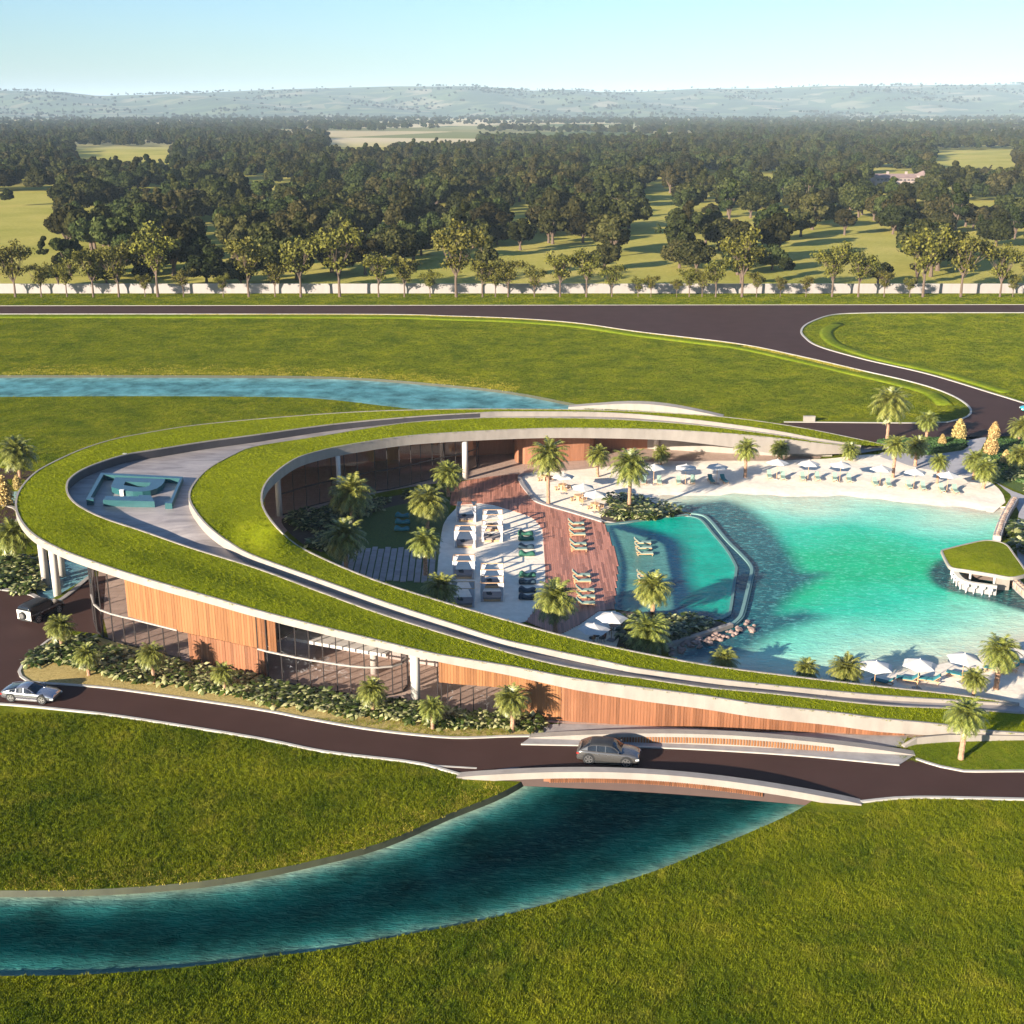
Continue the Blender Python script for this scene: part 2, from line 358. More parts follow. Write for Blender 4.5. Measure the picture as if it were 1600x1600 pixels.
M['hedge'] = leaf('hedge_leaves', (.02, .05, .012), (.07, .12, .03), .6, .2, objvar=.1)
M['tyre'] = simple('tyre', (.015, .015, .016), .8, 0); M['rim'] = simple('alloy', (.62, .60, .58), .28, 0, metal=.9)
M['carglass'] = simple('car_glass', (.012, .014, .018), .06, 0); M['lamp'] = simple('lamp_lens', (.85, .85, .82), .15, 0); M['red'] = simple('tail_lens', (.35, .02, .015), .2, 0)
def paint(name, c, metal=.6): return simple(name, c, .22, 0, metal=metal, Coat_Weight=.7, Coat_Roughness=.05)
M['suv'] = paint('graphite_paint', (.16, .15, .14), .6); M['sedan'] = paint('silver_paint', (.42, .42, .44), .8); M['jeep'] = paint('dark_bronze_paint', (.06, .032, .026)); M['tealcar'] = paint('turquoise_paint', (.03, .38, .40), .1)
M['blk'] = simple('black_plastic', (.02, .02, .02), .5, 0)
M['roofpink'] = simple('far_roof', (.22, .15, .13), .8, .15, .3); M['farwall'] = simple('far_wall', (.30, .235, .205), .8, .1, .3)
# ================================================================== SETTING: ground, water, roads
def struct(o): o['kind'] = 'structure'; return o
def lerpc(d, stops):
    xs = [s[0] for s in stops]; return np.stack([np.interp(d, xs, [s[1][k] for s in stops]) for k in range(3)], -1)
cf_up = WL([(-260,1388),(0,1391),(150,1389),(280,1380),(380,1367),(500,1342),(600,1315),(700,1272),(790,1235),(850,1195),(880,1162)])
cf_lo = WL([(1330,1190),(1290,1235),(1244,1267),(1187,1294),(1112,1325),(1000,1369),(800,1427),(600,1467),(500,1485),(400,1497),(300,1510),(150,1522),(0,1525),(-300,1528)])
CANAL1 = spline(cf_up, 1.2) + spline(cf_lo, 1.2)
cb_up = WL([(-200,586),(0,586),(200,586),(450,587),(575,591),(700,601),(800,612),(900,631),(960,642)])
cb_lo = WL([(930,652),(760,650),(635,638),(500,623),(400,620),(200,619),(0,620),(-200,621)])
CANAL2 = spline(cb_up, 3) + spline(cb_lo, 3)
LAG_BACK = WL([(1000,770),(1050,765),(1125,764),(1200,765),(1325,768),(1425,776),(1525,788),(1556,792)])
LAG_RIGHT = WL([(1579,791),(1567,815),(1556,843),(1556,872),(1576,905),(1605,935),(1720,1000)])
LAG_FRONT = WL([(1640,1003),(1600,1012),(1540,1030),(1469,1044),(1405,1056),(1349,1067),(1290,1078),(1180,1064),(1100,1048),(1045,1024)])
LAG_LEFT = WL([(1046,1008),(1100,990),(1142,978),(1153,970),(1160,955),(1172,905),(1174,887),(1160,870),(1135,845),(1110,815),(1090,804),(1060,798),(1030,788),(1008,778)])
LAGOON = spline(LAG_BACK, 1.5) + spline(LAG_RIGHT, 1.5) + spline(LAG_FRONT, 1.5) + spline(LAG_LEFT, 1.5)
for L in (CANAL1, CANAL2, LAGOON):
    for p in L: p.z = 0
POND = spline(WL([(118,862),(78,872),(53,893),(52,915),(64,936),(72,940),(84,934),(110,918),(138,900),(150,872)]), 1, True)
for p in POND: p.z = 0
big = [Vector(p) for p in ((-14000, -60, 0), (14000, -60, 0), (14000, 24000, 0), (-14000, 24000, 0))]
struct(region('ground', big, 0.0, [CANAL1, CANAL2, LAGOON, POND], 0, M['ground'], smooth=False))
def bank(name, loop, mat, d=.9):
    L = [p.copy() for p in loop]
    a = sum(L[i].x * L[(i + 1) % len(L)].y - L[(i + 1) % len(L)].x * L[i].y for i in range(len(L)))
    if a < 0: L = L[::-1]
    return struct(strip(L, [(-.02, -.005), (.25, -.005), (.25, -d), (-.35, -d)], True).build(name, mat))
M['bankm'] = concrete('bank_gravel', (.045, .048, .02), .4)
M['transom'] = simple('pale_metal', (.34, .30, .26), .5, .05)
bank('canal_bank', CANAL1, M['bankm']); bank('canal_bank', CANAL2, M['bankm']); bank('lagoon_edge', LAGOON, M['sand'], .6); bank('pond_edge', POND, M['greyconc'], .6)
def edge_cols(loop, stops): return lambda x, y: lerpc(dist_to(x, y, loop), stops)
canal_st = [(0, (.24, .30, .20)), (.5, (.12, .21, .16)), (1.3, (.02, .105, .09)), (2.8, (.001, .026, .026)), (6, (.0, .0065, .0095))]
struct(region('canal_water', CANAL1, -.42, (), .75, M['canal'], col=edge_cols(CANAL1, canal_st)))
struct(region('canal_water', CANAL2, -.5, (), 3, M['canal'], col=edge_cols(CANAL2, [(0, (.18, .30, .28)), (2.5, (.10, .24, .24)), (6, (.07, .19, .205)), (12, (.10, .24, .25))])))
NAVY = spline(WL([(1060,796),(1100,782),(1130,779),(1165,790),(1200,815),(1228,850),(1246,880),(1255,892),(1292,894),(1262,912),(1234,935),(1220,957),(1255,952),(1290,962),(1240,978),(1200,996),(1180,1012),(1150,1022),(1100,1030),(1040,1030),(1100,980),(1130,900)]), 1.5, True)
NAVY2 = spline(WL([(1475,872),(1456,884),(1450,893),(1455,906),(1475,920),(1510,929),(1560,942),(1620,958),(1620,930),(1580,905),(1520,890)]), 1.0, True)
SHADE3 = spline(WL([(1330,1062),(1370,1040),(1420,1040),(1470,1022),(1520,1012),(1600,998),(1660,990),(1660,1030),(1400,1080)]), 1.5, True)
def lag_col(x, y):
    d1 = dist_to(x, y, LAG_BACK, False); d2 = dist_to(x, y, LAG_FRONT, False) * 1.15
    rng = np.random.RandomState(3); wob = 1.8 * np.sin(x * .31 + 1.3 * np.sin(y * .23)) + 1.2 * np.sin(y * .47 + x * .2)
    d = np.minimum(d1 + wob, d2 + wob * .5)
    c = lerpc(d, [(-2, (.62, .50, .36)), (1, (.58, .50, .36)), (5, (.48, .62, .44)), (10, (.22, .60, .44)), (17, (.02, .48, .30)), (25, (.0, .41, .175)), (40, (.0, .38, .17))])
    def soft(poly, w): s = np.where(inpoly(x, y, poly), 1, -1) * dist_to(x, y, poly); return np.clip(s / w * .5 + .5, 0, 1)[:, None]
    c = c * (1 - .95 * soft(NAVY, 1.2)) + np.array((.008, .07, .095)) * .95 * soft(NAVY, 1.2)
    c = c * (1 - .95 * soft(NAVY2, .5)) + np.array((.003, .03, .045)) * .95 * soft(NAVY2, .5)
    return c
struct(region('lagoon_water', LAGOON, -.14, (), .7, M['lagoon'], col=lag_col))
struct(region('pond_water', POND, -.12, (), .8, M['lagoon'], col=lambda x, y: lerpc(x, [(-52, (.05, .13, .20)), (-46, (.16, .30, .32)), (-40, (.30, .42, .36))])))
# ---- roads
RLO = WL([(-160,1093),(0,1101),(100,1110),(200,1122),(400,1154),(505,1175),(630,1190),(662,1195),(722,1212)])
RLO2 = WL([(1345,1254),(1362,1252),(1431,1247),(1600,1250),(1760,1254)])
RUP = WL([(1760,1207),(1600,1206),(1506,1206),(1470,1199),(1431,1187)])
RUP2 = WL([(828,1151),(780,1152),(730,1154),(680,1152),(580,1141),(480,1124),(400,1109),(200,1080),(125,1072),(60,1068),(45,1066),(33,1058),(30,1050),(37,1037),(75,1002),(108,985)])
RL1, RL2, RU1, RU2 = (spline(q, 1) for q in (RLO, RLO2, RUP, RUP2))
front_road = RL1 + RL2 + RU1 + RU2 + WL([(160,992),(165,900),(140,902),(95,939),(72,945),(50,932),(0,923),(-160,905)])
struct(region('front_road', front_road, .03, (), 0, M['asphalt']))
def kerb(C, w=.26, h=.13, mat=None, name='kerb'):
    C = [Vector((p.x, p.y, 0)) for p in C]
    return struct(strip(C, [(-w / 2, .0), (-w / 2, h), (w / 2, h), (w / 2, .0)]).build(name, mat or M['kerb']))
for q in (RL1, RL2, RU1, RU2): kerb(q)
kerb(WL([(662,1196),(745,1201)]), .2, .06)
kerb(spline(WL([(-160,903),(0,921),(50,930),(72,944),(95,938),(140,902)]), 1), .5, .14, M['greyconc'])
# back road: main line, slip lane and the drive that curls round the lawn
BR_T = WL([(-260,478.5),(1860,476)])
BR_L = WL([(-260,491),(300,491),(600,491.5),(700,494),(800,497.5),(900,505),(1000,519),(1150,537),(1250,557),(1350,580),(1420,596),(1470,611),(1503,627),(1517,641),(1512,651),(1490,658),(1445,661.5),(1225,660)])
BR_B = WL([(1215,664),(1300,681),(1362,692),(1420,692),(1500,690),(1535,684),(1600,680),(1760,676),(1760,672)])
BR_R = WL([(1860,720),(1700,663),(1600,630.5),(1550,615),(1450,585),(1350,562),(1280,542),(1258,528),(1252,517),(1264,505),(1300,492.5),(1350,489.5),(1450,489),(1860,489)])
bl, brr = spline(BR_L, 2), spline(BR_R, 2)
struct(region('back_road', BR_T[:1] + bl + BR_B + brr + BR_T[1:], .04, (), 0, M['asphalt']))
kerb(bl, .34, .14); kerb(brr, .45, .16); kerb(BR_T, .3, .12)
# low grass berms beside the back road
def berm(name, C, w, h, z0=-.02):
    C = [Vector((p.x, p.y, 0)) for p in C]
    return struct(strip(C, [(-w / 2, z0), (-w * .22, h * .8), (0, h), (w * .22, h * .8), (w / 2, z0)]).build(name, M['lawn'], smooth=True))
berm('grass_berm', [p + Vector((0, -4.2, 0)) for p in spline(WL([(-260,491),(300,491),(600,491.5),(700,494),(800,497.5),(900,505),(1000,519),(1150,537)]), 3)], 5, .35)
berm('grass_berm', [p + Vector((-2.4, -2.9, 0)) for p in spline(WL([(1000,519),(1150,537),(1250,557),(1350,580),(1420,596),(1470,611),(1490,628)]), 3)], 3.4, .3)
berm('grass_berm', [p + Vector((3.4, .8, 0)) for p in spline(WL([(1550,615),(1450,585),(1350,562),(1290,542),(1272,528),(1272,517),(1290,507)]), 2)], 3.6, .3)
# left approach lane, seen beside the roof tip
struct(region('side_lane', WL([(-80,730),(20,732),(60,738),(60,750),(-80,748)]), .035, (), 0, M['asphalt']))
struct(region('side_lane', WL([(-80,800),(8,792),(24,797),(30,806),(20,818),(-80,835)]), .035, (), 0, M['asphalt']))
kerb(spline(WL([(-80,798),(8,790),(22,794),(31,806),(24,818)]), 1), .5, .14, M['white'])
struct(region('side_pond', WL([(-80,770),(60,768),(60,786),(-80,788)]), .05, (), 2, M['lagoon'], col=lambda x, y: lerpc(x, [(-80, (.25, .38, .38)), (-40, (.3, .42, .40))])))
# dry-grass verge between the kerb and the building
verge = RU2[:-1] + WL([(150,995),(282,1032),(420,1062),(560,1090),(700,1112),(826,1128),(842,1140)])
struct(region('dry_verge', verge, .06, (), 0, M['dry']))
struct(region('grass_slope', spline(WL([(1420,1170),(1435,1186),(1506,1204),(1600,1204),(1760,1205)]), 1) + WL([(1760,1150),(1600,1152),(1480,1156),(1412,1164)]), .07, (), 0, M['lawn']))

# ================================================================== THE ROOFED BUILDING
ZF = ([24,100,140,187,250,325,400,480,580,680,800,900,1000,1100,1187,1300,1375,1469,1534,1600,1660], [8.2,8.1,8,7.8,7.6,7.2,6.8,6.4,5.9,5.4,4.8,4.2,3.7,3.2,2.7,2.1,1.7,1.2,.8,.5,.35])
ZB = ([24,125,225,300,400,525,625,750,900,1000,1120,1200,1275,1360,1400], [8.2,8.2,8.1,8.0,7.8,7.5,7.3,6.9,6.2,5.6,4.6,3.6,2.4,.9,.4])
def ring(front, tip, back):
    P = [W(x, y, float(np.interp(x, *ZF))) for x, y in front] + [W(x, y, 8.2) for x, y in tip] + [W(x, y, float(np.interp(x, *ZB))) for x, y in back]
    return spline(P, .8), len(P)
A, _ = ring([(1650,1151),(1600,1147),(1534,1142),(1469,1133),(1375,1124),(1300,1114),(1187,1102),(1100,1088.5),(1000,1075.5),(900,1062),(800,1043),(680,1023),(580,999.5),(480,975),(400,954.5),(325,933),(250,912),(187,893),(140,877),(100,862)],
            [(60,842),(37,822),(25,800),(24,780),(32,762),(50,742),(75,726)],
            [(125,703),(175,687),(225,677),(300,665),(400,655),(525,645.5),(625,641),(750,639),(900,640),(1000,643),(1120,650.5),(1200,660),(1275,672.5),(1360,690),(1390,697)])
B, _ = ring([(1640,1119),(1596,1115),(1487,1107),(1375,1101.5),(1187,1082),(1100,1074),(1000,1059.5),(950,1053),(850,1034),(737,1003),(600,961),(500,925),(400,888),(300,857),(225,831),(162,810)],
            [(125,792),(108,776),(104,760),(111,746)],
            [(137,730),(192,711.5),(250,701.5),(325,689.5),(400,679.5),(525,662.5),(650,651),(750,645),(800,643.5),(950,645),(1075,655),(1200,671.5),(1275,685),(1345,696)])
C, _ = ring([(1590,1100),(1525,1096.5),(1375,1087),(1187,1069),(1100,1059),(1000,1045.5),(950,1035),(850,1014),(782,999),(700,973),(600,941),(500,906),(400,870),(362,850)],
            [(325,822),(302,793),(296,774),(304,755),(325,733),(362,712)],
            [(400,697.5),(500,681.5),(625,662),(725,654.5),(800,652.5),(950,655),(1075,663),(1200,678),(1275,689.5),(1330,697.5)])
D, _ = ring([(1592,1099),(1487,1084),(1337,1068),(1187,1050),(1100,1038),(1000,1019.5),(900,998),(800,971),(675,935),(600,911),(550,892),(500,870),(462,850)],
            [(435,825),(416,800),(410,780),(414,760),(430,740),(462,717.5)],
            [(500,705),(550,694.5),(650,680.5),(800,671.5),(900,669.5),(1025,671.5),(1125,677),(1200,683.5),(1275,692.5),(1345,700)])
BLD = thing('curved_building', 'low looping building with grass ring roofs, pale fascias and cedar cladding', 'building', (-5, 140, 0))
def info(Cv):
    n = len(Cv); tip = min(range(n), key=lambda i: Cv[i].x); px = [pix(p)[0] for p in Cv]; return tip, px
tA, pA = info(A); tB, pB = info(B); tC, pC = info(C); tD, pD = info(D)
def hA(i):
    if i <= tA: return float(np.interp(pA[i], [24,140,400,680,780,1000,1375,1500,1600], [.75,.72,.62,.6,.75,1.15,1.15,1.0,.5]))
    return float(np.interp(pA[i], [24,200,1200,1390], [.75,.6,.6,.4]))
def dep(i, t, px):
    if i <= t: return float(np.interp(px[i], [100,300,500,800,1000,1300,1596], [1.05,1.0,.8,.58,.48,.4,.12]))
    return float(np.interp(px[i], [100,400,650,900,1200,1345], [1.05,1.0,.75,.65,.45,.12]))
def hD(i):
    if i <= tD: return 1.15
    return float(np.interp(pD[i], [410,650,800,1050,1130,1200,1275,1345], [1.2,1.25,1.35,1.5,1.9,2.35,1.75,.8]))
strip(A, lambda i: [(0, .07), (.22, .07), (.28, -hA(i)), (0, -hA(i))]).build('outer_fascia', M['white'], BLD, True)
strip(D, lambda i: [(0, .07), (0, -hD(i)), (-.3, -hD(i)), (-.2, .07)]).build('courtyard_fascia', M['white'], BLD, True)
strip(B, lambda i: [(-.1, .07), (.12, .07), (.12, -.06), (-.1, -.06)]).build('walkway_kerb', M['white'], BLD, True)
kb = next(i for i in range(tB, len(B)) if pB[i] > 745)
for i0, i1, mt in ((0, tB - 14, 'white'), (tB - 14, kb, 'darkface'), (kb, len(B) - 1, 'white')): strip(B[i0:i1 + 1], lambda j: [(-.08, -.06), (.1, -.06), (.1, -dep(i0 + j, tB, pB) - .15), (-.08, -dep(i0 + j, tB, pB) - .15)]).build('walkway_wall', M[mt], BLD, True)  # wall is darker round the tip and along the back stretch, pale elsewhere
strip(C, lambda i: [(-.12, .07), (.1, .07), (.1, -dep(i, tC, pC) - .15), (-.12, -dep(i, tC, pC) - .15)]).build('walkway_upstand', M['white'], BLD, True)
region('outer_roof_lawn', A + B[::-1], 'interp', (), 1.6, M['rooflawn'], BLD)
region('inner_roof_lawn', C + D[::-1], 'interp', (), 1.6, M['rooflawn'], BLD)
fl = [p - Vector((0, 0, dep(i, tB, pB))) for i, p in enumerate(B)] + [p - Vector((0, 0, dep(i, tC, pC))) for i, p in enumerate(C)][::-1]
region('roof_walkway', fl, 'interp', (), 1.6, M['plaza'], BLD)
so = [p - Vector((0, 0, hA(i) - .02)) + Vector((0, 0, 0)) for i, p in enumerate(A)] + [p - Vector((0, 0, hD(i) - .02)) for i, p in enumerate(D)][::-1]
kn = [p - Vector((0, 0, 1.35)) for i, p in enumerate(B) if 10 < i < len(B) - 12 and i % 2] + [p - Vector((0, 0, 1.35)) for i, p in enumerate(C) if 10 < i < len(C) - 12 and i % 2]
region('soffit', so, 'interp', (), 0, M['soffit'], BLD, knots=kn)
NA, ND = normals2d(A), normals2d(D)
fi = sorted(range(0, tA), key=lambda i: pA[i])
def fpt(px, inset=.45):
    """facade point below the front eave at photo column px -> (x, y, top z)"""
    pts = [A[i] + NA[i] * inset for i in fi]; xs = [pA[i] for i in fi]
    return Vector((float(np.interp(px, xs, [p.x for p in pts])), float(np.interp(px, xs, [p.y for p in pts])), float(np.interp(px, xs, [A[i].z - hA(i) + .04 for i in fi]))))
UNIT = MB().box((0, 0, 0), (1, 1, 1)).me('board')
UNITS = {}
def board(name, p, q, z0, z1, th, mat, parent, gap=.93, mname=None):
    """upright board from plan point p to q"""
    key = (mat.name, mname or name)
    if key not in UNITS: m = UNIT.copy(); m.name = name; m.materials.append(mat); UNITS[key] = m
    o = bpy.data.objects.new(name, UNITS[key]); COL.objects.link(o); o.parent = parent
    base = Vector((0, 0, 0)); r = parent
    while r is not None: base += r.location; r = r.parent
    d = q - p; o.location = Vector(((p.x + q.x) / 2, (p.y + q.y) / 2, (z0 + z1) / 2)) - base
    o.rotation_euler = (0, 0, math.atan2(d.y, d.x)); o.scale = (math.hypot(d.x, d.y) * gap, th, z1 - z0); return o
rnd = random.Random(4)
def cladding(px0, px1, n, z0, mat, name, zt=None):
    xs = np.linspace(px0, px1, n + 1); P = [fpt(x) for x in xs]
    top = [p.z if zt is None else zt for p in P]
    Cv = [Vector((p.x, p.y + .1, 0)) for p in P]
    back = strip(Cv, lambda i: [(-.02, z0 + .02), (.12, z0 + .02), (.12, top[i] - .02), (-.02, top[i] - .02)]).build(name, M['darkwood'], BLD, True)
    for i in range(n):
        j = rnd.uniform(-.02, .03); f = Vector((0, -j, 0))
        board('board', P[i] + f, P[i + 1] + f, z0, min(top[i], top[i + 1]) - .01, .12, mat, back)
    return back
cladding(188, 425, 52, 2.9, M['cedar'], 'timber_wall')
cladding(283, 404, 27, .05, M['redwood'], 'timber_wall', 2.87)
cladding(683, 798, 25, 2.65, M['cedar'], 'timber_wall')
cladding(799, 876, 17, .05, M['cedar'], 'timber_wall')
cladding(877, 1418, 112, .05, M['redwood'], 'timber_wall')
def glazing(P, z0, tops, transom=None, frame='mullion', name='glass_wall', tmat=None, w=.09):
    P = [Vector((p.x, p.y, 0)) for p in P]; tops = tops if hasattr(tops, '__len__') else [tops] * len(P)
    g = strip(P, [(-.06, z0), (.06, z0), (.06, z0 + .1), (-.06, z0 + .1)]).build(name, M[frame], BLD, True)
    for i in range(len(P)):
        o = MB().box((0, 0, 0), (w, w * 1.4, 1)).me('mullion') if 'mul' + frame not in UNITS else UNITS['mul' + frame]
        if 'mul' + frame not in UNITS: o.materials.append(M[frame]); UNITS['mul' + frame] = o
        m = bpy.data.objects.new('mullion', o); COL.objects.link(m); m.parent = g; m.location = (P[i].x, P[i].y, (z0 + tops[i]) / 2); m.scale = (1, 1, tops[i] - z0)
        if i + 1 < len(P): board('pane', P[i], P[i + 1], z0 + .05, min(tops[i], tops[i + 1]), .025, M['glass'], g, .98)
    if transom: strip(P, [(-.09, transom - .07), (.09, transom - .07), (.09, transom + .07), (-.09, transom + .07)]).build('transom', tmat or M['transom'], g, True).location = (0, 0, 0)
    return g
def soff(p):
    q = np.array([(s.x, s.y, s.z) for s in so + kn]); d = (q[:, 0] - p.x) ** 2 + (q[:, 1] - p.y) ** 2 + .01; w = 1 / d ** 2; return float((w * q[:, 2]).sum() / w.sum())
g1 = WL([(150,925),(148,950),(147,972),(152,988),(162,997),(178,1003),(196,1008),(213,1012),(235,1018),(258,1024),(281,1030)])
glazing(g1, .05, [soff(p) - .1 for p in g1[:6]] + [2.88] * 5, 3.0)
g2 = WL([(406,1058),(420,1062),(442,1067),(465,1072),(486,1076),(507,1079.5),(528,1083),(549,1086),(571,1088),(592,1088.5),(614,1086.5),(629,1082),(637,1072),(638,1058)])
glazing(g2, .05, [soff(p) - .05 for p in g2], 2.85)
g3 = WL([(684,1085),(684,1098),(690,1107),(700,1111),(720,1113.5),(740,1116.5),(761,1120),(780,1122.5),(798,1124.5)])
glazing(g3, .05, 2.66)
g4 = WL([(440,806),(460,800),(480,793),(500,788),(520,783),(540,778.5),(560,774),(587,768),(606,766),(625,762),(643,757.5),(658,753.5),(676,749),(694,745),(712,741),(730,737),(745,731),(748,722)])
glazing(g4, .05, [soff(p) - .1 for p in g4], 2.9, tmat=M['mullion'])
# curved timber drum and pale wall under the far roof
dr = spline(WL([(806,706),(807,716),(811,722.5),(822,725),(842,724.5),(881,720.5),(918,718),(925,712)]), .75)
dw = strip([Vector((p.x, p.y, 0)) for p in dr], lambda i: [(0.2, .05), (.35, .05), (.35, soff(dr[i])), (.2, soff(dr[i]))]).build('timber_drum', M['darkwood'], BLD, True)
for i in range(len(dr) - 1): board('board', dr[i], dr[i + 1], .05, soff(dr[i]), .1, M['cedar'] if i < 11 else M['redwood'], dw)
pw = spline(WL([(984,699),(1051,703.5),(1149,709),(1230,713),(1300,713)]), 1.5)
strip([Vector((p.x, p.y, 0)) for p in pw], lambda i: [(0, .0), (0, max(.5, soff(pw[i]))), (-.4, max(.5, soff(pw[i]))), (-.4, 0)]).build('pale_wall', M['white'], BLD, True)
rw = [A[i] + NA[i] * .8 for i in range(tA + 12, len(A) - 8)]; rz = [A[i].z - hA(i) for i in range(tA + 12, len(A) - 8)]
strip([Vector((p.x, p.y, 0)) for p in rw], lambda i: [(0, 0), (.3, 0), (.3, max(.1, rz[i])), (0, max(.1, rz[i]))]).build('rear_wall', M['darkwood'], BLD, True)
M['taupe'] = concrete('inner_plaster', (.40, .33, .29))
# inner rooms behind the front glass
ir = [fpt(x, 8.5) for x in np.linspace(405, 960, 30)]
strip([Vector((p.x, p.y, 0)) for p in ir], lambda i: [(0, 0), (0, max(.6, soff(ir[i]))), (-.25, max(.6, soff(ir[i]))), (-.25, 0)]).build('inner_wall', M['taupe'], BLD, True)
mz = [fpt(x, 3.6) for x in np.linspace(408, 572, 12)]
strip([Vector((p.x, p.y, 0)) for p in mz], [(0, 2.62), (0, 2.92), (-4.7, 2.92), (-4.7, 2.62)]).build('mezzanine', M['whitemetal'], BLD, True)
strip([Vector((p.x, p.y, 0)) for p in [fpt(x, 1.2) for x in np.linspace(190, 404, 12)]], [(0, 2.7), (0, 2.95), (-7, 2.95), (-7, 2.7)]).build('mezzanine', M['soffit'], BLD, True)
for (x, y, r) in ((72,912,.42),(90,929,.42),(97,899,.42),(650,1100,.42),(585,1052,.36),(727,748,.4),(922,716,.38),(1025,703,.38),(437,806,.38),(531,785,.3),(700,1124.5,.01)):
    if r < .1: continue
    b = W(x, y); top = soff(b) + .05
    MB().tube([(b.x, b.y, -.2), (b.x, b.y, top)], r, 16).build('column', M['column'], BLD, True, True)
region('floor_slab', [A[i] for i in range(8, tA) if pA[i] > 150] + WL([(152,925),(154,890),(162,860),(172,830)]) + [A[i] for i in range(tA, len(A) - 10) if pA[i] > 150] + D[::-1][8:-6], .02, (), 0, M['tile'], BLD)
# retaining wall at the low end
e = WL([(1408,1166),(1428,1161),(1478,1157),(1600,1154),(1760,1152)])
strip([Vector((p.x, p.y, 0)) for p in e], lambda i: [(0, 0), (0, [.15, .55, .6, .35, .2][i]), (.4, [.2, .7, .75, .45, .3][i]), (.4, 0)]).build('retaining_wall', M['white'], BLD, True)
# teal monogram lying on the roof plaza
def LG(pts, z=7.85): return [tuple(W(120 + x / 8, 700 + y / 8, z).to_2d()) for x, y in pts]
lc = W(215, 767, 7.2)
EM = thing('roof_emblem', 'teal raised monogram letter in a bracket frame on the roof plaza', 'emblem', (lc.x, lc.y, 7.2))
def emb(name, outer, hole=None, z0=7.05, z1=7.85):
    O = [Vector((*p, 0)) for p in LG(outer)]; Hh = [[Vector((*p, 0)) for p in LG(hole)]] if hole else []
    top = region(name, O, z1, Hh, 0, M['teal2'], EM, smooth=False)
    for L, nm in [(O, 'rim')] + [(h, 'rim') for h in Hh]:
        a = sum(L[i].x * L[(i + 1) % len(L)].y - L[(i + 1) % len(L)].x * L[i].y for i in range(len(L)))
        n = len(L); mb = MB(); mb.add([(p.x, p.y, z0) for p in L] + [(p.x, p.y, z1 - .002) for p in L], [(i, (i + 1) % n, n + (i + 1) % n, n + i) for i in range(n)])
        o = mb.build(nm, M['teal'], top); o.location = (0, 0, 0)
emb('bracket_frame', [(118,632),(300,308),(1328,358),(1188,692),(1100,690),(1102,668),(1160,666),(1288,380),(335,332),(172,616),(212,622),(208,644),(118,644)])
emb('letter_bowl', [(478,366),(800,376),(1105,386),(1092,425),(1060,465),(1000,505),(920,530),(820,543),(700,543),(600,530),(520,512),(432,488),(430,468)], [(607,420),(925,432),(905,470),(850,488),(770,490),(586,464)])
emb('letter_base', [(365,600),(770,604),(772,586),(925,590),(970,668),(325,648)])
for (x, y, z, lab) in ((195.5, 717.5, 7.4, 'small white box light against the dark wall of the roof plaza'), (191, 775, 7.2, 'small white box light standing within the teal roof monogram')):
    p = W(x, y, z); o = MB().box((0, 0, .45), (.42, .3, .9)).box((0, 0, .93), (.5, .38, .06)).build('light_bollard', M['whitemetal']); o.location = (p.x, p.y, z - .2)
    tag(o, lab, 'bollard', 'white box lights on the roof plaza')

# ================================================================== BRIDGE
def bridge_par(l, r, zc, n=34, inner=1, name='parapet', parent=None, w=.85, drop=.75, lo=-.0):
    a, b = W(*l), W(*r); out = []
    pts = [a.lerp(b, i / n) + Vector((0, .2 * math.sin(math.pi * i / n), 0)) for i in range(n + 1)]
    zz = [zc * math.sin(math.pi * i / n) ** .9 + .12 for i in range(n + 1)]
    strip(pts, lambda i: [(-0.0, zz[i]), (-w, zz[i] - .04), (-w, min(0, -.1)), (0, max(zz[i] - drop, -.3))]).build(name, M['white'], parent, True)
    return pts, zz
br0 = W(1040, 1195)
M['beam'] = concrete('brown_beam', (.085, .05, .04))
BRG = thing('road_bridge', 'arched pale concrete road bridge with slatted timber screens over the canal', 'bridge', (br0.x, br0.y, 0))
p1, z1 = bridge_par((713,1217), (1346,1259), 1.3, name='near_parapet', parent=BRG, drop=.55)
p2, z2 = bridge_par((826,1155), (1430,1182), .95, name='far_parapet', parent=BRG, drop=1.2)
# timber screens (slats) and soffit beams
def slats(P, Z, i0, i1, off, top, hgt, mat, per=5):
    for i in range(i0, i1):
        d = (P[i + 1] - P[i]); nrm = Vector((d.y, -d.x, 0)).normalized()
        for k in range(per):
            a = P[i].lerp(P[i + 1], k / per) + nrm * off; b = P[i].lerp(P[i + 1], (k + 1) / per) + nrm * off
            z = Z[i] + (Z[i + 1] - Z[i]) * (k + .5) / per
            yield a, b, z - top - hgt, z - top
def slat_part(name, gen, mat, backmat):
    g = list(gen); bk = MB()
    for a, b, zb, zt in g[::5]: bk.box(((a.x + b.x) / 2, (a.y + b.y) / 2 + .12, (zb + zt) / 2), ((b - a).length * 5.4, .06, (zt - zb) * .9), math.atan2((b - a).y, (b - a).x))
    par = bk.build(name, backmat, BRG, True)
    for a, b, zb, zt in g: board('slat', a, b, zb, zt, .07, mat, par, .62)
slat_part('timber_screen', slats(p1, z1, 8, 26, -.04, .56, .36, M['redwood'], 5), M['redwood'], M['darkwood'])
slat_part('timber_screen', slats(p2, z2, 5, 27, .03, .32, .5, M['cedar'], 4), M['cedar'], M['white'])
strip(p1, lambda i: [(-.16, max(z1[i] - .5, -.15)), (-.6, -.02), (-6.5, -.1), (-6.5, -.5), (-.16, -.5 + .22 * math.sin(math.pi * i / 34))]).build('deck_slab', M['beam'], BRG, True)
dk = [p + Vector((0, .8, 0)) for p in p1] + [p + Vector((0, -.02, 0)) for p in p2][::-1]
region('carriageway', [Vector((p.x, p.y, 0)) for p in dk], .036, (), 0, M['asphalt'], BRG)
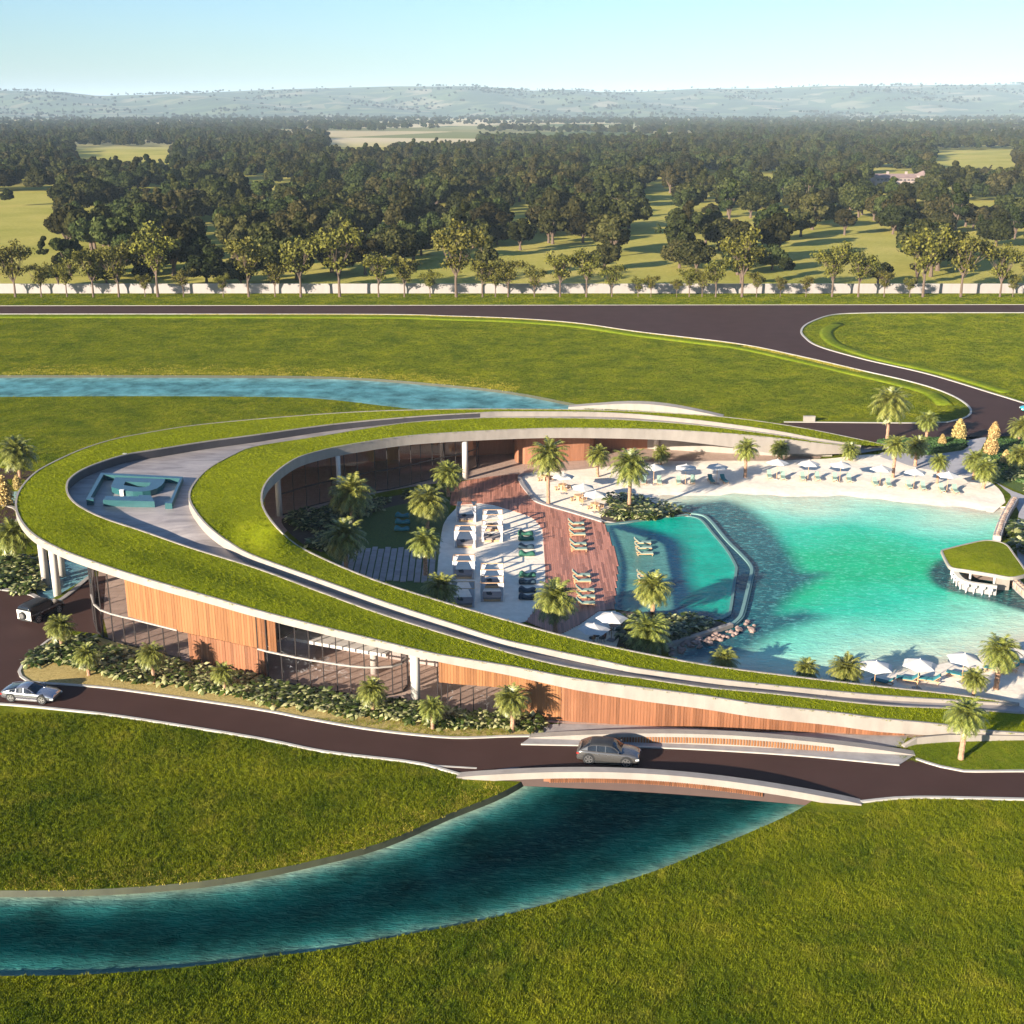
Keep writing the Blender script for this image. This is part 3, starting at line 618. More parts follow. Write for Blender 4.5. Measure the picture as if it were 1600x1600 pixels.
sw = WL([(814,1164),(960,1167),(1100,1172.5),(1250,1182),(1405,1196.5),(1428,1182),(1300,1170),(1100,1160.5),(960,1156),(828,1154)])
region('footway', sw, .1, (), 0, M['greyconc'], BRG)
kerb(spline(sw[:5], 1), .18, .13).name = 'footway_kerb'
sw2 = WL([(713,1216),(780,1203),(815,1200),(760,1209)]); region('footway', sw2, .09, (), 0, M['greyconc'], BRG)
a = [W(x, y) for x, y in ((888,637),(940,639),(1000,642),(1060,646),(1128,652))]; a = spline(a, 2)
n = len(a)
b2 = strip([Vector((p.x, p.y, 0)) for p in a], lambda i: [(0, -.5), (0, .1 + 1.15 * math.sin(math.pi * i / (n - 1))), (-1.6, .1 + 1.3 * math.sin(math.pi * i / (n - 1))), (-1.6, -.5)]).build('canal_arch', M['white'])
tag(b2, 'pale arched bridge wall at the end of the far canal behind the roof', 'bridge')
# gravel apron between the far parapet and the timber wall
struct(region('gravel_apron', WL([(828,1151),(845,1133),(880,1131.5),(1100,1140),(1418,1152),(1408,1168),(1100,1152),(950,1150)]), .05, (), 0, M['greyconc']))
# ================================================================== COURTYARD SURFACES
def signed(x, y, poly): return np.where(inpoly(x, y, poly), 1, -1) * dist_to(x, y, poly)
def beach_z(x, y):
    s = signed(x, y, LAGOON); w = .5 * np.sin(x * .5 + y * .3) + .3 * np.sin(x * 1.3)
    return np.where(s < -.3, .06 + .05 * np.sin(x * .7) * np.sin(y * .9), .05 - .085 * (s + w * np.clip(s, 0, 1)))
in_beach = WL([(812,749),(818,743),(860,738.5),(900,734.5),(940,730.5),(1012,722.5),(1100,720.5),(1200,720.5),(1290,717),(1370,711),(1420,728),(1470,738),(1535,749),(1556,760),(1568,775),(1571,785),(1560,794)])
out_beach = WL([(1552,800),(1525,796),(1425,785),(1325,777),(1200,774),(1125,773),(1050,774),(1015,779),(1030,788),(1060,799),(1080,805),(1075,808),(1025,813),(975,820),(944,817),(900,804),(843,787),(830,776),(819,763)])
BEACH = spline(in_beach, 1.5) + spline(out_beach, 1.5)
struct(region('beach', BEACH, beach_z, (), 1.0, M['sand']))
near_beach = spline(WL([(1760,985),(1640,996),(1600,1004),(1540,1023),(1469,1037),(1405,1050),(1349,1060),(1290,1070)]), 1.5) + WL([(1290,1082),(1340,1079),(1480,1094),(1600,1112),(1760,1120)])
struct(region('beach', near_beach, beach_z, (), 1.0, M['sand']))
sand_court = spline(WL([(717,790),(751,787),(772,790),(792,796),(826,807),(837,814),(847,827),(850,842),(851,865),(852,905),(850,935),(835,955),(822,972)]), .8) + spline(WL([(760,985),(690,960),(684,920),(684,884),(691,827),(699,809)]), .8)
struct(region('sand_court', sand_court, .06, (), 0, M['sand']))
DECK = WL([(704,762),(723,753),(764,746),(800,742),(809,742),(812,749),(819,763),(830,776),(843,787),(900,804),(942,817),(946,823),(955,847),(964,872),(965,890),(962,922),(960,953),(935,956),(918,968),(905,977),(880,990),(868,992),(822,972),(835,955),(850,935),(852,905),(851,865),(850,842),(847,827),(837,814),(826,807),(792,796),(772,790),(751,787),(717,790),(704,790)])
struct(region('deck_base', DECK, .03, (), 0, M['soil']))
def planks(name, poly, w=.24, z0=.02, z1=.12):
    r = random.Random(9); mb = MB(); x0 = min(p.x for p in poly); x1 = max(p.x for p in poly); n = len(poly); x = x0 + w / 2
    while x < x1:
        ys = sorted(a.y + (x - a.x) * (b.y - a.y) / (b.x - a.x) for a, b in ((poly[i], poly[(i + 1) % n]) for i in range(n)) if (a.x > x) != (b.x > x))
        for a, b in zip(ys[::2], ys[1::2]):
            y = a
            while y < b - .05:
                L = min(r.uniform(2.2, 5.5), b - y)
                if b - y - L < .6: L = b - y
                mb.box((x, y + L / 2, (z0 + z1) / 2 + r.uniform(-.006, .006)), (w - .02, L - .02, z1 - z0)); y += L
        x += w
    return mb.build(name, M['deck'])
pk = planks('deck_planks', DECK); pk['kind'] = 'stuff'; pk['label'] = 'reddish brown timber planks of the pool deck'; pk['category'] = 'deck'
def loopstrip(name, pts, w, h, mat, closed=False, z0=0): return struct(strip([Vector((p.x, p.y, z0)) for p in pts], [(-w / 2, -.1), (-w / 2, h), (w / 2, h), (w / 2, -.1)], closed).build(name, mat))
loopstrip('sand_kerb', spline(WL([(870,737.5),(820,742.5),(812,748),(814,754),(819,763),(830,776),(843,787),(900,804),(942,817)]), .8), .55, .28, M['greyconc'])
struct(region('court_grass', spline(WL([(500,850),(540,812),(600,786),(660,776),(704,768),(704,791),(699,809),(690,828),(684,884),(684,920),(690,960),(640,940),(560,905)]), 1.5, True), .045, (), 0, M['cgrass']))
struct(region('planting_soil', spline(WL([(440,812),(500,795),(560,782),(600,778),(650,769),(690,764),(703,766),(660,782),(600,795),(545,820),(520,860),(480,855)]), 1.5, True), .05, (), 0, M['soil']))
# stone paving strips, slab by slab
PV = thing('stone_paving', 'rows of grey stone slabs set in dark gaps beside the palms', 'paving', W(620, 885))
a0, a1 = W(586, 857.5), W(575, 909); dv = (a1 - a0).normalized(); b0, b1 = W(588, 884), W(683, 886)
sv = (b1 - b0) / 9; UP = MB().box((0, 0, 0), (1, 1, 1)).me('slab'); UP.materials.append(M['paver']); rr = random.Random(12)
for k in range(-4, 10):
    o0 = a0 + sv * k; y = rr.uniform(0, .3) if k % 2 else -.4; L = (a1 - a0).length
    if k < 0: y += .25 * 0
    while y < L - .5:
        l = min(rr.uniform(1.1, 2.1), L - y); c = o0 + dv * (y + l / 2)
        if pix(c)[1] < np.interp(pix(c)[0], [520, 600, 680], [893, 918, 938]) + 6:
            o = bpy.data.objects.new('slab', UP); COL.objects.link(o); o.parent = PV; o.location = Vector((c.x, c.y, .09 + rr.uniform(-.01, .01))) - PV.location
            o.rotation_euler = (0, 0, math.atan2(dv.y, dv.x)); o.scale = (l - .05, sv.length * (.80 + rr.uniform(-.04, .04)), .1)
        y += l
# ---- swimming pool with overflow channel
POOL = spline(WL([(946,822),(975,819),(1025,812),(1065,807)]), .8) + spline(WL([(1082,809),(1095,813),(1115,836),(1135,860),(1149,884),(1150,893),(1147,915),(1141,955),(1137,963),(1128,968)]), .7) + spline(WL([(1117,970),(1060,962),(1000,958),(960,953)]), .8) + spline(WL([(962,922),(965,890),(964,872),(955,847)]), .8)
SHELF = spline(WL([(958,826),(1000,838),(1030,848),(1038,856),(1043,880),(1048,905),(1050,930),(1045,955),(975,952),(979,920),(980,890),(974,860),(966,840)]), .8)
BRT = spline(WL([(985,817),(1020,828),(1060,843),(1072,862),(1076,890),(1082,915),(1090,930),(1075,945),(1110,955),(1145,960),(1160,885),(1095,800),(1040,800)]), 1, True)
def pool_col(x, y):
    base = np.tile(np.array((.002, .04, .085)), (len(x), 1)); s = np.clip(signed(x, y, BRT) / 2.2 + .5, 0, 1)[:, None]
    base = base * (1 - s) + np.array((.0, .34, .23)) * s
    q = np.clip(signed(x, y, SHELF) / .3 + .5, 0, 1)[:, None]; base = base * (1 - q) + np.array((.08, .22, .19)) * q
    e = np.clip(1 - dist_to(x, y, POOL) / .6, 0, 1)[:, None]; return base * (1 - .35 * e) + np.array((.15, .42, .36)) * .35 * e
struct(region('pool_water', POOL, .075, (), .45, M['pool'], col=pool_col))
M['poolkerb'] = concrete('pool_kerb', (.12, .22, .20)); M['poolwall'] = concrete('pool_wall', (.16, .28, .25))
inner = spline(WL([(1075,807),(1095,813),(1115,836),(1135,860),(1149,884),(1150,893),(1147,915),(1141,955),(1137,963),(1125,969)]), .6)
outer = spline(WL([(1080,803.5),(1097,806),(1110,815),(1135,845),(1160,870),(1173,886),(1174,896),(1172,905),(1160,955),(1153,969),(1143,977)]), .6)
loopstrip('pool_kerb', inner, .3, .14, M['poolkerb']); loopstrip('pool_kerb', outer, .36, .18, M['poolwall'])
struct(region('channel_water', inner + outer[::-1], .04, (), .6, M['pool'], col=lambda x, y: np.tile(np.array((.003, .035, .07)), (len(x), 1))))
strip([Vector((p.x, p.y, 0)) for p in outer], [(-.2, .1), (-.27, -.5), (-.35, -.5), (-.35, .1)]).build('pool_side_wall', M['poolwall'])['kind'] = 'structure'
loopstrip('pool_kerb', spline(WL([(946,820.5),(975,817.5),(1025,811),(1075,805)]), .8), .35, .16, M['poolkerb'])
loopstrip('pool_end_wall', spline(WL([(1143,978),(1100,992),(1060,1004),(1040,1012)]), .8), .5, .3, M['white'])
struct(region('front_bed', spline(WL([(965,956),(1020,962),(1080,968),(1125,972),(1140,978),(1100,990),(1045,1006),(1000,1020),(960,1010),(970,985)]), 1, True), .05, (), 0, M['soil']))
struct(region('island_bed', spline(WL([(940,812),(945,800),(970,785),(1000,778),(1030,790),(1060,800),(1078,806),(1030,811),(975,818)]), 1, True), .09, (), 0, M['soil']))
struct(region('cafe_court', WL([(868,992),(905,977),(935,956),(962,955),(972,985),(960,1020),(900,1010)]), .055, (), 0, M['sand']))
# ---- arrival path and planting at the lagoon's far corner
M['path'] = concrete('path_paving', (.40, .37, .36), .2)
struct(region('path', spline(WL([(1505,684),(1540,683),(1534,700),(1528,722),(1534,742),(1562,757),(1605,776),(1760,820)]), 1.5) + WL([(1760,1010),(1612,935),(1592,880),(1586,845),(1592,800)]) + spline(WL([(1578,772),(1545,750),(1470,738),(1420,728),(1370,711),(1400,706),(1440,712),(1490,706)]), 1.5), .04, (), 0, M['path']))
struct(region('hedge_bed', WL([(1375,692),(1500,690),(1514,697),(1505,704),(1450,712),(1400,705)]), .055, (), 0, M['cgrass']))
struct(region('hedge_bed', WL([(1542,690),(1600,684),(1760,690),(1760,815),(1605,774),(1562,755),(1536,740),(1531,722),(1537,700)]), .055, (), 0, M['cgrass']))

# ================================================================== FURNITURE
def make_lounger(fab, label, group, name='sun_lounger'):
    t = thing(name, label, 'lounger', group=group)
    mb = MB()
    for s in (-1, 1): mb.box((.1, .31 * s, .27), (1.95, .06, .08))
    for k in range(11): mb.box((-.3 + .125 * k, 0, .31), (.09, .58, .03))
    mb.build('frame', M['teak'], t)
    for x in (-.72, .95):
        for s in (-1, 1): MB().box((x, .31 * s, .13), (.07, .06, .26)).build('leg', M['teak'], t)
    MB().box((.4, 0, .365), (1.32, .6, .09)).build('cushion', fab, t)
    MB().box((-.57, 0, .60), (.86, .6, .09), ry=.72).build('backrest', fab, t)
    MB().box((-.64, 0, .54), (.84, .62, .04), ry=.72).build('back_frame', M['teak'], t)
    return t
def place(proto, spots, face, first=[None], jit=.06, seed=1, zs=0.0, labels=None):
    r = random.Random(seed); out = []
    for i, s in enumerate(spots):
        o = proto if i == 0 else copy_tree(proto)
        p = W(s[0], s[1], zs); o.location = (p.x, p.y, zs); o.rotation_euler = (0, 0, face + r.uniform(-jit, jit))
        if labels: o['label'] = labels[i]
        out.append(o)
    return out
beach_spots = [(1006,755),(1030,755),(1060,755),(1082,754),(1202,746),(1223,748),(1254,749),(1277,749),(1304,750),(1326,751),(1367,757),(1388,759),(1420,762),(1442,764),(1471,767),(1492,769)]
place(make_lounger(M['greenfab'], 'sage green sun lounger facing the water on the sandy beach', 'sage loungers on the beach'), beach_spots, -math.pi / 2 - .12, zs=.08)
place(make_lounger(M['tealfab'], 'dark teal sun lounger facing the water on the sandy beach', 'teal loungers on the beach'), [(1111,753),(1131,753)], -math.pi / 2 + .15, zs=.08)
place(make_lounger(M['greenfab'], 'pale sage sun lounger with teak frame on the timber deck', 'loungers on the timber deck'), [(899,821),(900,829),(901,838),(902,853),(903,861),(907,902),(908,911),(913,926),(914,936),(914,946)], 0.0, zs=.12, jit=.03, labels=['pale sage teak lounger in the deck row of three nearest the table sand'] * 3 + ['pale sage teak lounger in the deck pair beside the row of three'] * 2 + ['pale sage teak lounger in the deck pair beside the tall deck palm'] * 2 + ['pale sage teak lounger in the deck row of three behind the deck palm'] * 3)
place(make_lounger(M['greenfab'], 'pale teak sun lounger standing in the shallow pool shelf', 'loungers in the pool'), [(1003,851),(1004,859),(1006,868),(1008,902),(1009,911)], 0.0, zs=.02, jit=.03, labels=['pale teak lounger in the row of three standing in the shallow pool shelf'] * 3 + ['pale teak lounger in the pair on the pool shelf behind a palm crown'] * 2)
place(make_lounger(M['tealfab'], 'teal and dark wood sun lounger on the sand beside the grass roof', 'loungers on the near beach'), [(1380,1070),(1419,1065),(1452,1066),(1497,1058),(1556,1050),(1575,1048),(1600,1040)], math.pi * .85, zs=.06, jit=.2)
def make_bag(mat, label, group):
    n, m = 22, 8; v = []; f = []
    for i in range(n):
        x = -.95 + 1.9 * i / (n - 1); top = .30 + .36 * math.exp(-((x + .62) / .34) ** 2) + .20 * math.exp(-((x - .62) / .36) ** 2) ; endf = min(1, (1 - abs(x) / .98) * 6 + .25)
        for k in range(m):
            a = 2 * math.pi * k / m; cy = math.copysign(abs(math.cos(a)) ** .6, math.cos(a)) * .42; cz = math.copysign(abs(math.sin(a)) ** .6, math.sin(a))
            v.append((x, cy * (.7 + .3 * endf), (top * .5 + cz * top * .5 * endf) + .02 - .0))
    for i in range(n - 1):
        for k in range(m): f.append((i * m + k, i * m + (k + 1) % m, (i + 1) * m + (k + 1) % m, (i + 1) * m + k))
    f.append(tuple(range(m))); f.append(tuple(range((n - 1) * m, n * m))[::-1])
    me = mesh('beanbag_lounger', v, f, True); return tag(obj('beanbag_lounger', me, mat), label, 'beanbag', group)
place(make_bag(M['bag'], 'green wavy beanbag lounger lying on the sunlit sand court', 'green beanbag loungers'), [(821,836),(822,844),(823,868),(824,901)], 0, zs=.06, jit=.05)
place(make_bag(M['bagdark'], 'dark navy wavy beanbag lounger lying on the sand court', 'navy beanbag loungers'), [(822,857),(824,912),(824,925),(824,936)], 0, zs=.06, jit=.05)
place(make_bag(M['tealfab'], 'teal wavy beanbag lounger on the shaded court lawn', 'beanbags on the court lawn'), [(629,808),(629,818),(628,829)], 0, zs=.05, jit=.05)
def make_umbrella(label, group):
    t = thing('parasol', label, 'parasol', group=group); R, n = 1.62, 6
    v = [(0, 0, 2.95)]; f = []
    for ring_r, z, sag in ((.6, 2.76, 0), (1.25, 2.56, .0), (R, 2.36, 0)):
        for k in range(n * 2):
            a = math.pi * k / n; rr_ = ring_r * (1 if k % 2 == 0 else .84); v.append((rr_ * math.cos(a), rr_ * math.sin(a), z - (.0 if k % 2 == 0 else -.02)))
    for k in range(n * 2): f.append((0, 1 + k, 1 + (k + 1) % 12))
    for r_ in range(2):
        for k in range(12): f.append((1 + r_ * 12 + k, 1 + (r_ + 1) * 12 + k, 1 + (r_ + 1) * 12 + (k + 1) % 12, 1 + r_ * 12 + (k + 1) % 12))
    obj('canopy', mesh('canopy', v, f), M['canvas'], t)
    MB().tube([(0, 0, 0), (0, 0, 2.93)], .035, 8).build('pole', M['teak'], t); MB().box((0, 0, .05), (.7, .7, .1)).build('base', M['greyconc'], t)
    MB().tube([(0, 0, 2.9), (0, 0, 3.05)], [.05, .015], 6).build('finial', M['whitemetal'], t)
    for k in range(n): a = 2 * math.pi * k / n; MB().tube([(.05 * math.cos(a), .05 * math.sin(a), 2.86), (R * .97 * math.cos(a), R * .97 * math.sin(a), 2.34)], .018, 4).build('rib', M['teak'], t)
    return t
def put_umb(label, group, spots, labels=None):
    u = make_umbrella(label, group); r = random.Random(len(spots))
    for i, (x, y) in enumerate(spots):
        o = u if i == 0 else copy_tree(u); p = W(x, y, 2.55); o.location = (p.x, p.y, .05); o.rotation_euler = (0, 0, r.uniform(0, 1.05)); o['label'] = labels[i] if labels else label
put_umb('white parasol shading sun loungers on the long beach', 'parasols along the beach', [(1022,730),(1072,730),(1121,729),(1215,722),(1264,724),(1314,726),(1377,732),(1430,737),(1482,742)])
put_umb('white parasol beside wooden tables on the sand by the deck', 'parasols over the wooden tables', [(880,744),(911,761),(930,772)])
put_umb('white parasol over round chairs between the deck and the grass roof', 'parasols over the round chairs', [(956,964),(928,981)], ['white parasol in the sun beside the pool end shrubs and deck corner', 'white parasol in the shade of the grass roof beside the deck'])
put_umb('white parasol on the small beach beside the grass roof', 'parasols on the small beach', [(1369,1040),(1437,1037),(1507,1028),(1618,1010)])
def make_cabana():
    t = thing('curtained_daybed', 'white curtained daybed cabana standing on the sand court', 'cabana', group='curtained daybeds on the sand court'); w, d, h = 1.2, 1.0, 2.15
    for x in (-w, w):
        for y in (-d, d): MB().box((x, y, h / 2), (.08, .08, h)).build('post', M['whitemetal'], t)
    mb = MB()
    for y in (-d, d): mb.box((0, y, h), (2 * w + .08, .07, .07))
    for x in (-w, w): mb.box((x, 0, h), (.07, 2 * d, .07))
    mb.build('top_frame', M['teak'], t)
    for sx in (-1, 1):
        for sy in (-1, 1):
            v = []; f = []; rows = 9; cols = 9
            for i in range(rows):
                z = h - .05 - (h - .12) * i / (rows - 1); s = i / (rows - 1)
                wd_ = .5 * (1 - s / .62) ** 1.2 + .14 if s < .62 else .16 + .16 * (s - .62) / .38
                for j in range(cols): u = j / (cols - 1); v.append((sx * (w - u * wd_), sy * d + .05 * math.sin(j * 2.4), z))
            for i in range(rows - 1):
                for j in range(cols - 1): f.append((i * cols + j, i * cols + j + 1, (i + 1) * cols + j + 1, (i + 1) * cols + j))
            obj('curtain', mesh('curtain', v, f, True), M['curtain'], t)
        v = []; f = []
        for i in range(9):
            z = h - .05 - (h - .12) * i / 8; s = i / 8; wd_ = .4 * (1 - s / .62) ** 1.3 + .1 if s < .62 else .12
            for j in range(7): v.append((sx * w + .04 * math.sin(j * 2.2), -d + wd_ * j / 6, z))
        for i in range(8):
            for j in range(6): f.append((i * 7 + j, i * 7 + j + 1, (i + 1) * 7 + j + 1, (i + 1) * 7 + j))
        obj('curtain', mesh('side_curtain', v, f, True), M['curtain'], t)
    MB().box((0, 0, .14), (2 * w - .06, 2 * d - .06, .2)).build('platform', M['teak'], t)
    MB().box((0, .05, .34), (2 * w - .25, 2 * d - .3, .2)).build('mattress', M['greyfab'], t)
    MB().box((-.35, .35, .5), (.5, .25, .14), .3, .4).build('pillow', M['darkfab'], t); MB().box((-.25, .05, .5), (.45, .25, .14), -.2, .4).build('pillow', M['darkfab'], t)
    return t
place(make_cabana(), [(729,812),(770,826),(769,843),(727,852),(725,900),(769,914),(769,935),(724,944)], 0, zs=.06, jit=.03)
def make_table():
    t = thing('picnic_table', 'hexagonal wooden table standing on the sand beside the deck', 'table', group='wooden tables on the sand')
    MB().prism([(.65 * math.cos(k * math.pi / 3), .65 * math.sin(k * math.pi / 3)) for k in range(6)], .72, .78).build('top', M['teak'], t)
    for k in range(3): a = k * 2.094; MB().box((.25 * math.cos(a), .25 * math.sin(a), .36), (.12, .35, .72), a).build('leg', M['teak'], t)
    return t
tabs = [(879,765),(904,782),(930,795),(852,751)]
place(make_table(), tabs, 0, zs=.06, jit=.3)
def make_stool():
    t = thing('wooden_stool', 'small wooden stool drawn up to a hexagonal sand table', 'stool', group='stools round the wooden tables')
    MB().box((0, 0, .44), (.42, .36, .06)).build('seat', M['teak'], t)
    for s in (-1, 1): MB().box((.15 * s, 0, .21), (.06, .32, .42)).build('leg', M['teak'], t)
    return t
st = make_stool(); first = True
for (x, y) in tabs:
    p = W(x, y)
    for k in range(4):
        o = st if first else copy_tree(st); first = False; a = .4 + k * 1.57; o.location = (p.x + .98 * math.cos(a), p.y + .98 * math.sin(a), .06); o.rotation_euler = (0, 0, a)
def make_chair():
    t = thing('round_chair', 'dark round-backed chair under the parasol by the roof edge', 'chair', group='round chairs under the parasols')
    MB().tube([(0, 0, .38), (0, 0, .48)], [.3, .32], 14).build('seat', M['darkfab'], t)
    v = []; f = []
    for i in range(13):
        a = math.pi * (.1 + .8 * i / 12) ; v += [(.36 * math.cos(a), .36 * math.sin(a), .42), (.42 * math.cos(a), .42 * math.sin(a), .85 - .12 * abs(i - 6) / 6)]
    for i in range(12): f.append((2 * i, 2 * i + 2, 2 * i + 3, 2 * i + 1))
    obj('backrest', mesh('backrest', v, f, True), M['darkwood'], t)
    for k in range(4): a = k * 1.57 + .78; MB().tube([(.2 * math.cos(a), .2 * math.sin(a), .4), (.28 * math.cos(a), .28 * math.sin(a), 0)], .02, 5).build('leg', M['blk'], t)
    return t
ch = place(make_chair(), [(957,981),(952,990),(967,988),(932,999),(925,1003),(941,1003)], 0, zs=.06, jit=2.5, seed=8)
t = thing('cafe_table', 'small dark round table between the round chairs', 'table', W(958, 987)); MB().tube([(0, 0, .70), (0, 0, .74)], .45, 16).build('top', M['darkwood'], t); MB().tube([(0, 0, .06), (0, 0, .7)], .05, 6).build('stem', M['blk'], t)
# low round tables between beach loungers
# ---- swim-up bar pavilion
def PV_(pts, z): return [W(1440 + x / 10, 820 + y / 10, z) for x, y in pts]
pc = W(1545, 905)
PB = thing('pool_bar', 'small bar pavilion with a grass roof standing in the lagoon', 'bar', (pc.x, pc.y, 0))
rimp = spline(PV_([(318,425),(345,392),(700,302),(930,252),(1080,246),(1240,275),(1350,332),(1460,480),(1590,660),(1640,755),(1560,800),(1380,822),(1100,775),(700,710),(520,684),(440,652),(380,560)], 2.5), .25, True)
if sum(rimp[i].x * rimp[(i + 1) % len(rimp)].y - rimp[(i + 1) % len(rimp)].x * rimp[i].y for i in range(len(rimp))) < 0: rimp = rimp[::-1]
region('roof_lawn', rimp, lambda x, y: 2.5 + .25 * np.clip(dist_to(x, y, rimp) / 3, 0, 1), (), .6, M['rooflawn'], PB)
strip(rimp, [(.06, .06), (.06, -.3), (-.3, -.32), (-.12, .06)], True).build('roof_rim', M['white'], PB, True)
region('ceiling', rimp, 2.22, (), 0, M['soffit'], PB)
ctr = spline(PV_([(520,690),(560,770),(640,850),(760,895),(950,925),(1180,955)], .95), .3)
strip([Vector((p.x, p.y, 0)) for p in ctr], [(-.25, .98), (.3, .98), (.3, .90), (-.25, .90)]).build('counter_top', M['whitemetal'], PB, True)
strip([Vector((p.x, p.y, 0)) for p in ctr], [(-.15, .9), (.05, .9), (.05, -.4), (-.15, -.4)]).build('counter_front', M['greyconc'], PB, True)
pr = W(1566, 919); MB().box((pr.x, pr.y + .4, .95), (1.25, 1.3, 2.6)).build('pier', M['white'], PB, True)
bw = PV_([(700,560),(1000,600),(1300,700)], .0); strip([Vector((p.x, p.y, 0)) for p in bw], [(0, -.2), (0, 2.2), (.2, 2.2), (.2, -.2)]).build('back_wall', M['darkwood'], PB, True)
for (x, y) in ((760, 800), (1140, 850), (480, 640), (1350, 560)): p = W(1440 + x / 10, 820 + y / 10, .9); MB().tube([(p.x, p.y, -.3), (p.x, p.y, 2.25)], .12, 8).build('post', M['whitemetal'], PB, True)
region('floor', PV_([(600,700),(900,850),(1250,900),(1500,800),(1200,500),(800,500)], .1), .1, (), 0, M['tile'], PB)
def make_barstool():
    t = thing('bar_stool', 'white bar stool standing in the water at the pool bar', 'stool', group='bar stools in the water')
    MB().tube([(0, 0, .62), (0, 0, .72)], [.22, .24], 10).build('seat', M['whitemetal'], t); MB().tube([(0, 0, -.5), (0, 0, .63)], .06, 6).build('stem', M['whitemetal'], t)
    MB().box((0, -.2, .82), (.4, .05, .25)).build('backrest', M['whitemetal'], t); return t
place(make_barstool(), [(1509,925),(1521,927),(1534,929),(1546,932),(1487,904),(1490,910),(1494,915),(1500,920)], 0, zs=-.1, jit=.3)
# ---- stone walls by the lagoon
def stonewall(name, label, C, h, w, n, parent_loc):
    t = thing(name, label, 'wall', parent_loc); strip([Vector((p.x, p.y, 0)) for p in C], [(-w / 2, -.4), (-w / 2, h - .1), (w / 2, h - .1), (w / 2, -.4)]).build('core', M['greyconc'], t, True)
    SM = []
    for k in range(4):
        m = MB(); m.ico((0, 0, 0), .62, k, .22); me = m.me('stone'); me.materials.append(M['rubble']); SM.append(me)
    r = random.Random(3); L = [Vector((p.x, p.y, 0)) for p in C]; cum = [0]
    for i in range(len(L) - 1): cum.append(cum[-1] + (L[i + 1] - L[i]).length)
    for side in (-1, 0, 1):
        for i in range(n):
            s = cum[-1] * (i + .5) / n; j = min(max(k for k in range(len(cum)) if cum[k] <= s), len(L) - 2); d = (L[j + 1] - L[j]).normalized(); p = L[j] + d * (s - cum[j]); nn = Vector((d.y, -d.x, 0))
            o = bpy.data.objects.new('stone', r.choice(SM)); COL.objects.link(o); o.parent = t; q = p + nn * (w * .42 * side)
            o.location = q - Vector(parent_loc) + Vector((0, 0, (h - .12) if side == 0 else h * .45)); o.scale = (cum[-1] / n * .95, w * (.6 if side == 0 else .35), .32 if side == 0 else h * .8); o.rotation_euler = (r.uniform(-.1, .1), 0, math.atan2(d.y, d.x))
c = spline(WL([(1585,786),(1573,806),(1564,826),(1557,847)]), 1); stonewall('stone_wall', 'rubble stone wall beside the path at the far lagoon edge', c, .9, .9, 22, W(1570, 815))
c = spline(WL([(1578,908),(1590,919),(1604,932),(1640,958)]), 1); stonewall('stone_wall', 'pale rubble wall running from the pool bar pier', c, .8, .8, 14, W(1590, 920))
# ---- boulders on the shore below the pool
rk = []
for k in range(5):
    m = MB(); m.ico((0, 0, 0), (1, .85, .7), k + 20, .2); me = m.me('boulder'); me.materials.append(M['stone']); rk.append(me)
r = random.Random(21)
for i in range(58):
    u = r.random(); x = 1045 + 112 * u; yb = np.interp(x, [1045, 1100, 1157], [1014, 999, 981]); y = yb + r.uniform(-2, 13) * (1 - .3 * u)
    if i > 50: x = r.uniform(1140, 1180); y = r.uniform(968, 990)
    p = W(x, y, -.1); o = bpy.data.objects.new('boulder', r.choice(rk)); COL.objects.link(o); s = r.uniform(.2, .44); o.location = (p.x, p.y, -.08 + s * .25); o.scale = (s * r.uniform(.8, 1.2), s, s * r.uniform(.7, 1)); o.rotation_euler = (r.uniform(-.3, .3), r.uniform(-.3, .3), r.uniform(0, 6))
    tag(o, 'pinkish boulder on the rocky lagoon shore below the pool', 'boulder', 'boulders below the pool')
p = W(1264, 659); o = MB().box((0, 0, .45), (1.9, .5, .9)).box((0, -.02, .95), (2.0, .6, .1)).build('sign_block', M['white']); o.location = p; tag(o, 'pale stone sign block on the lawn beside the drive', 'sign')

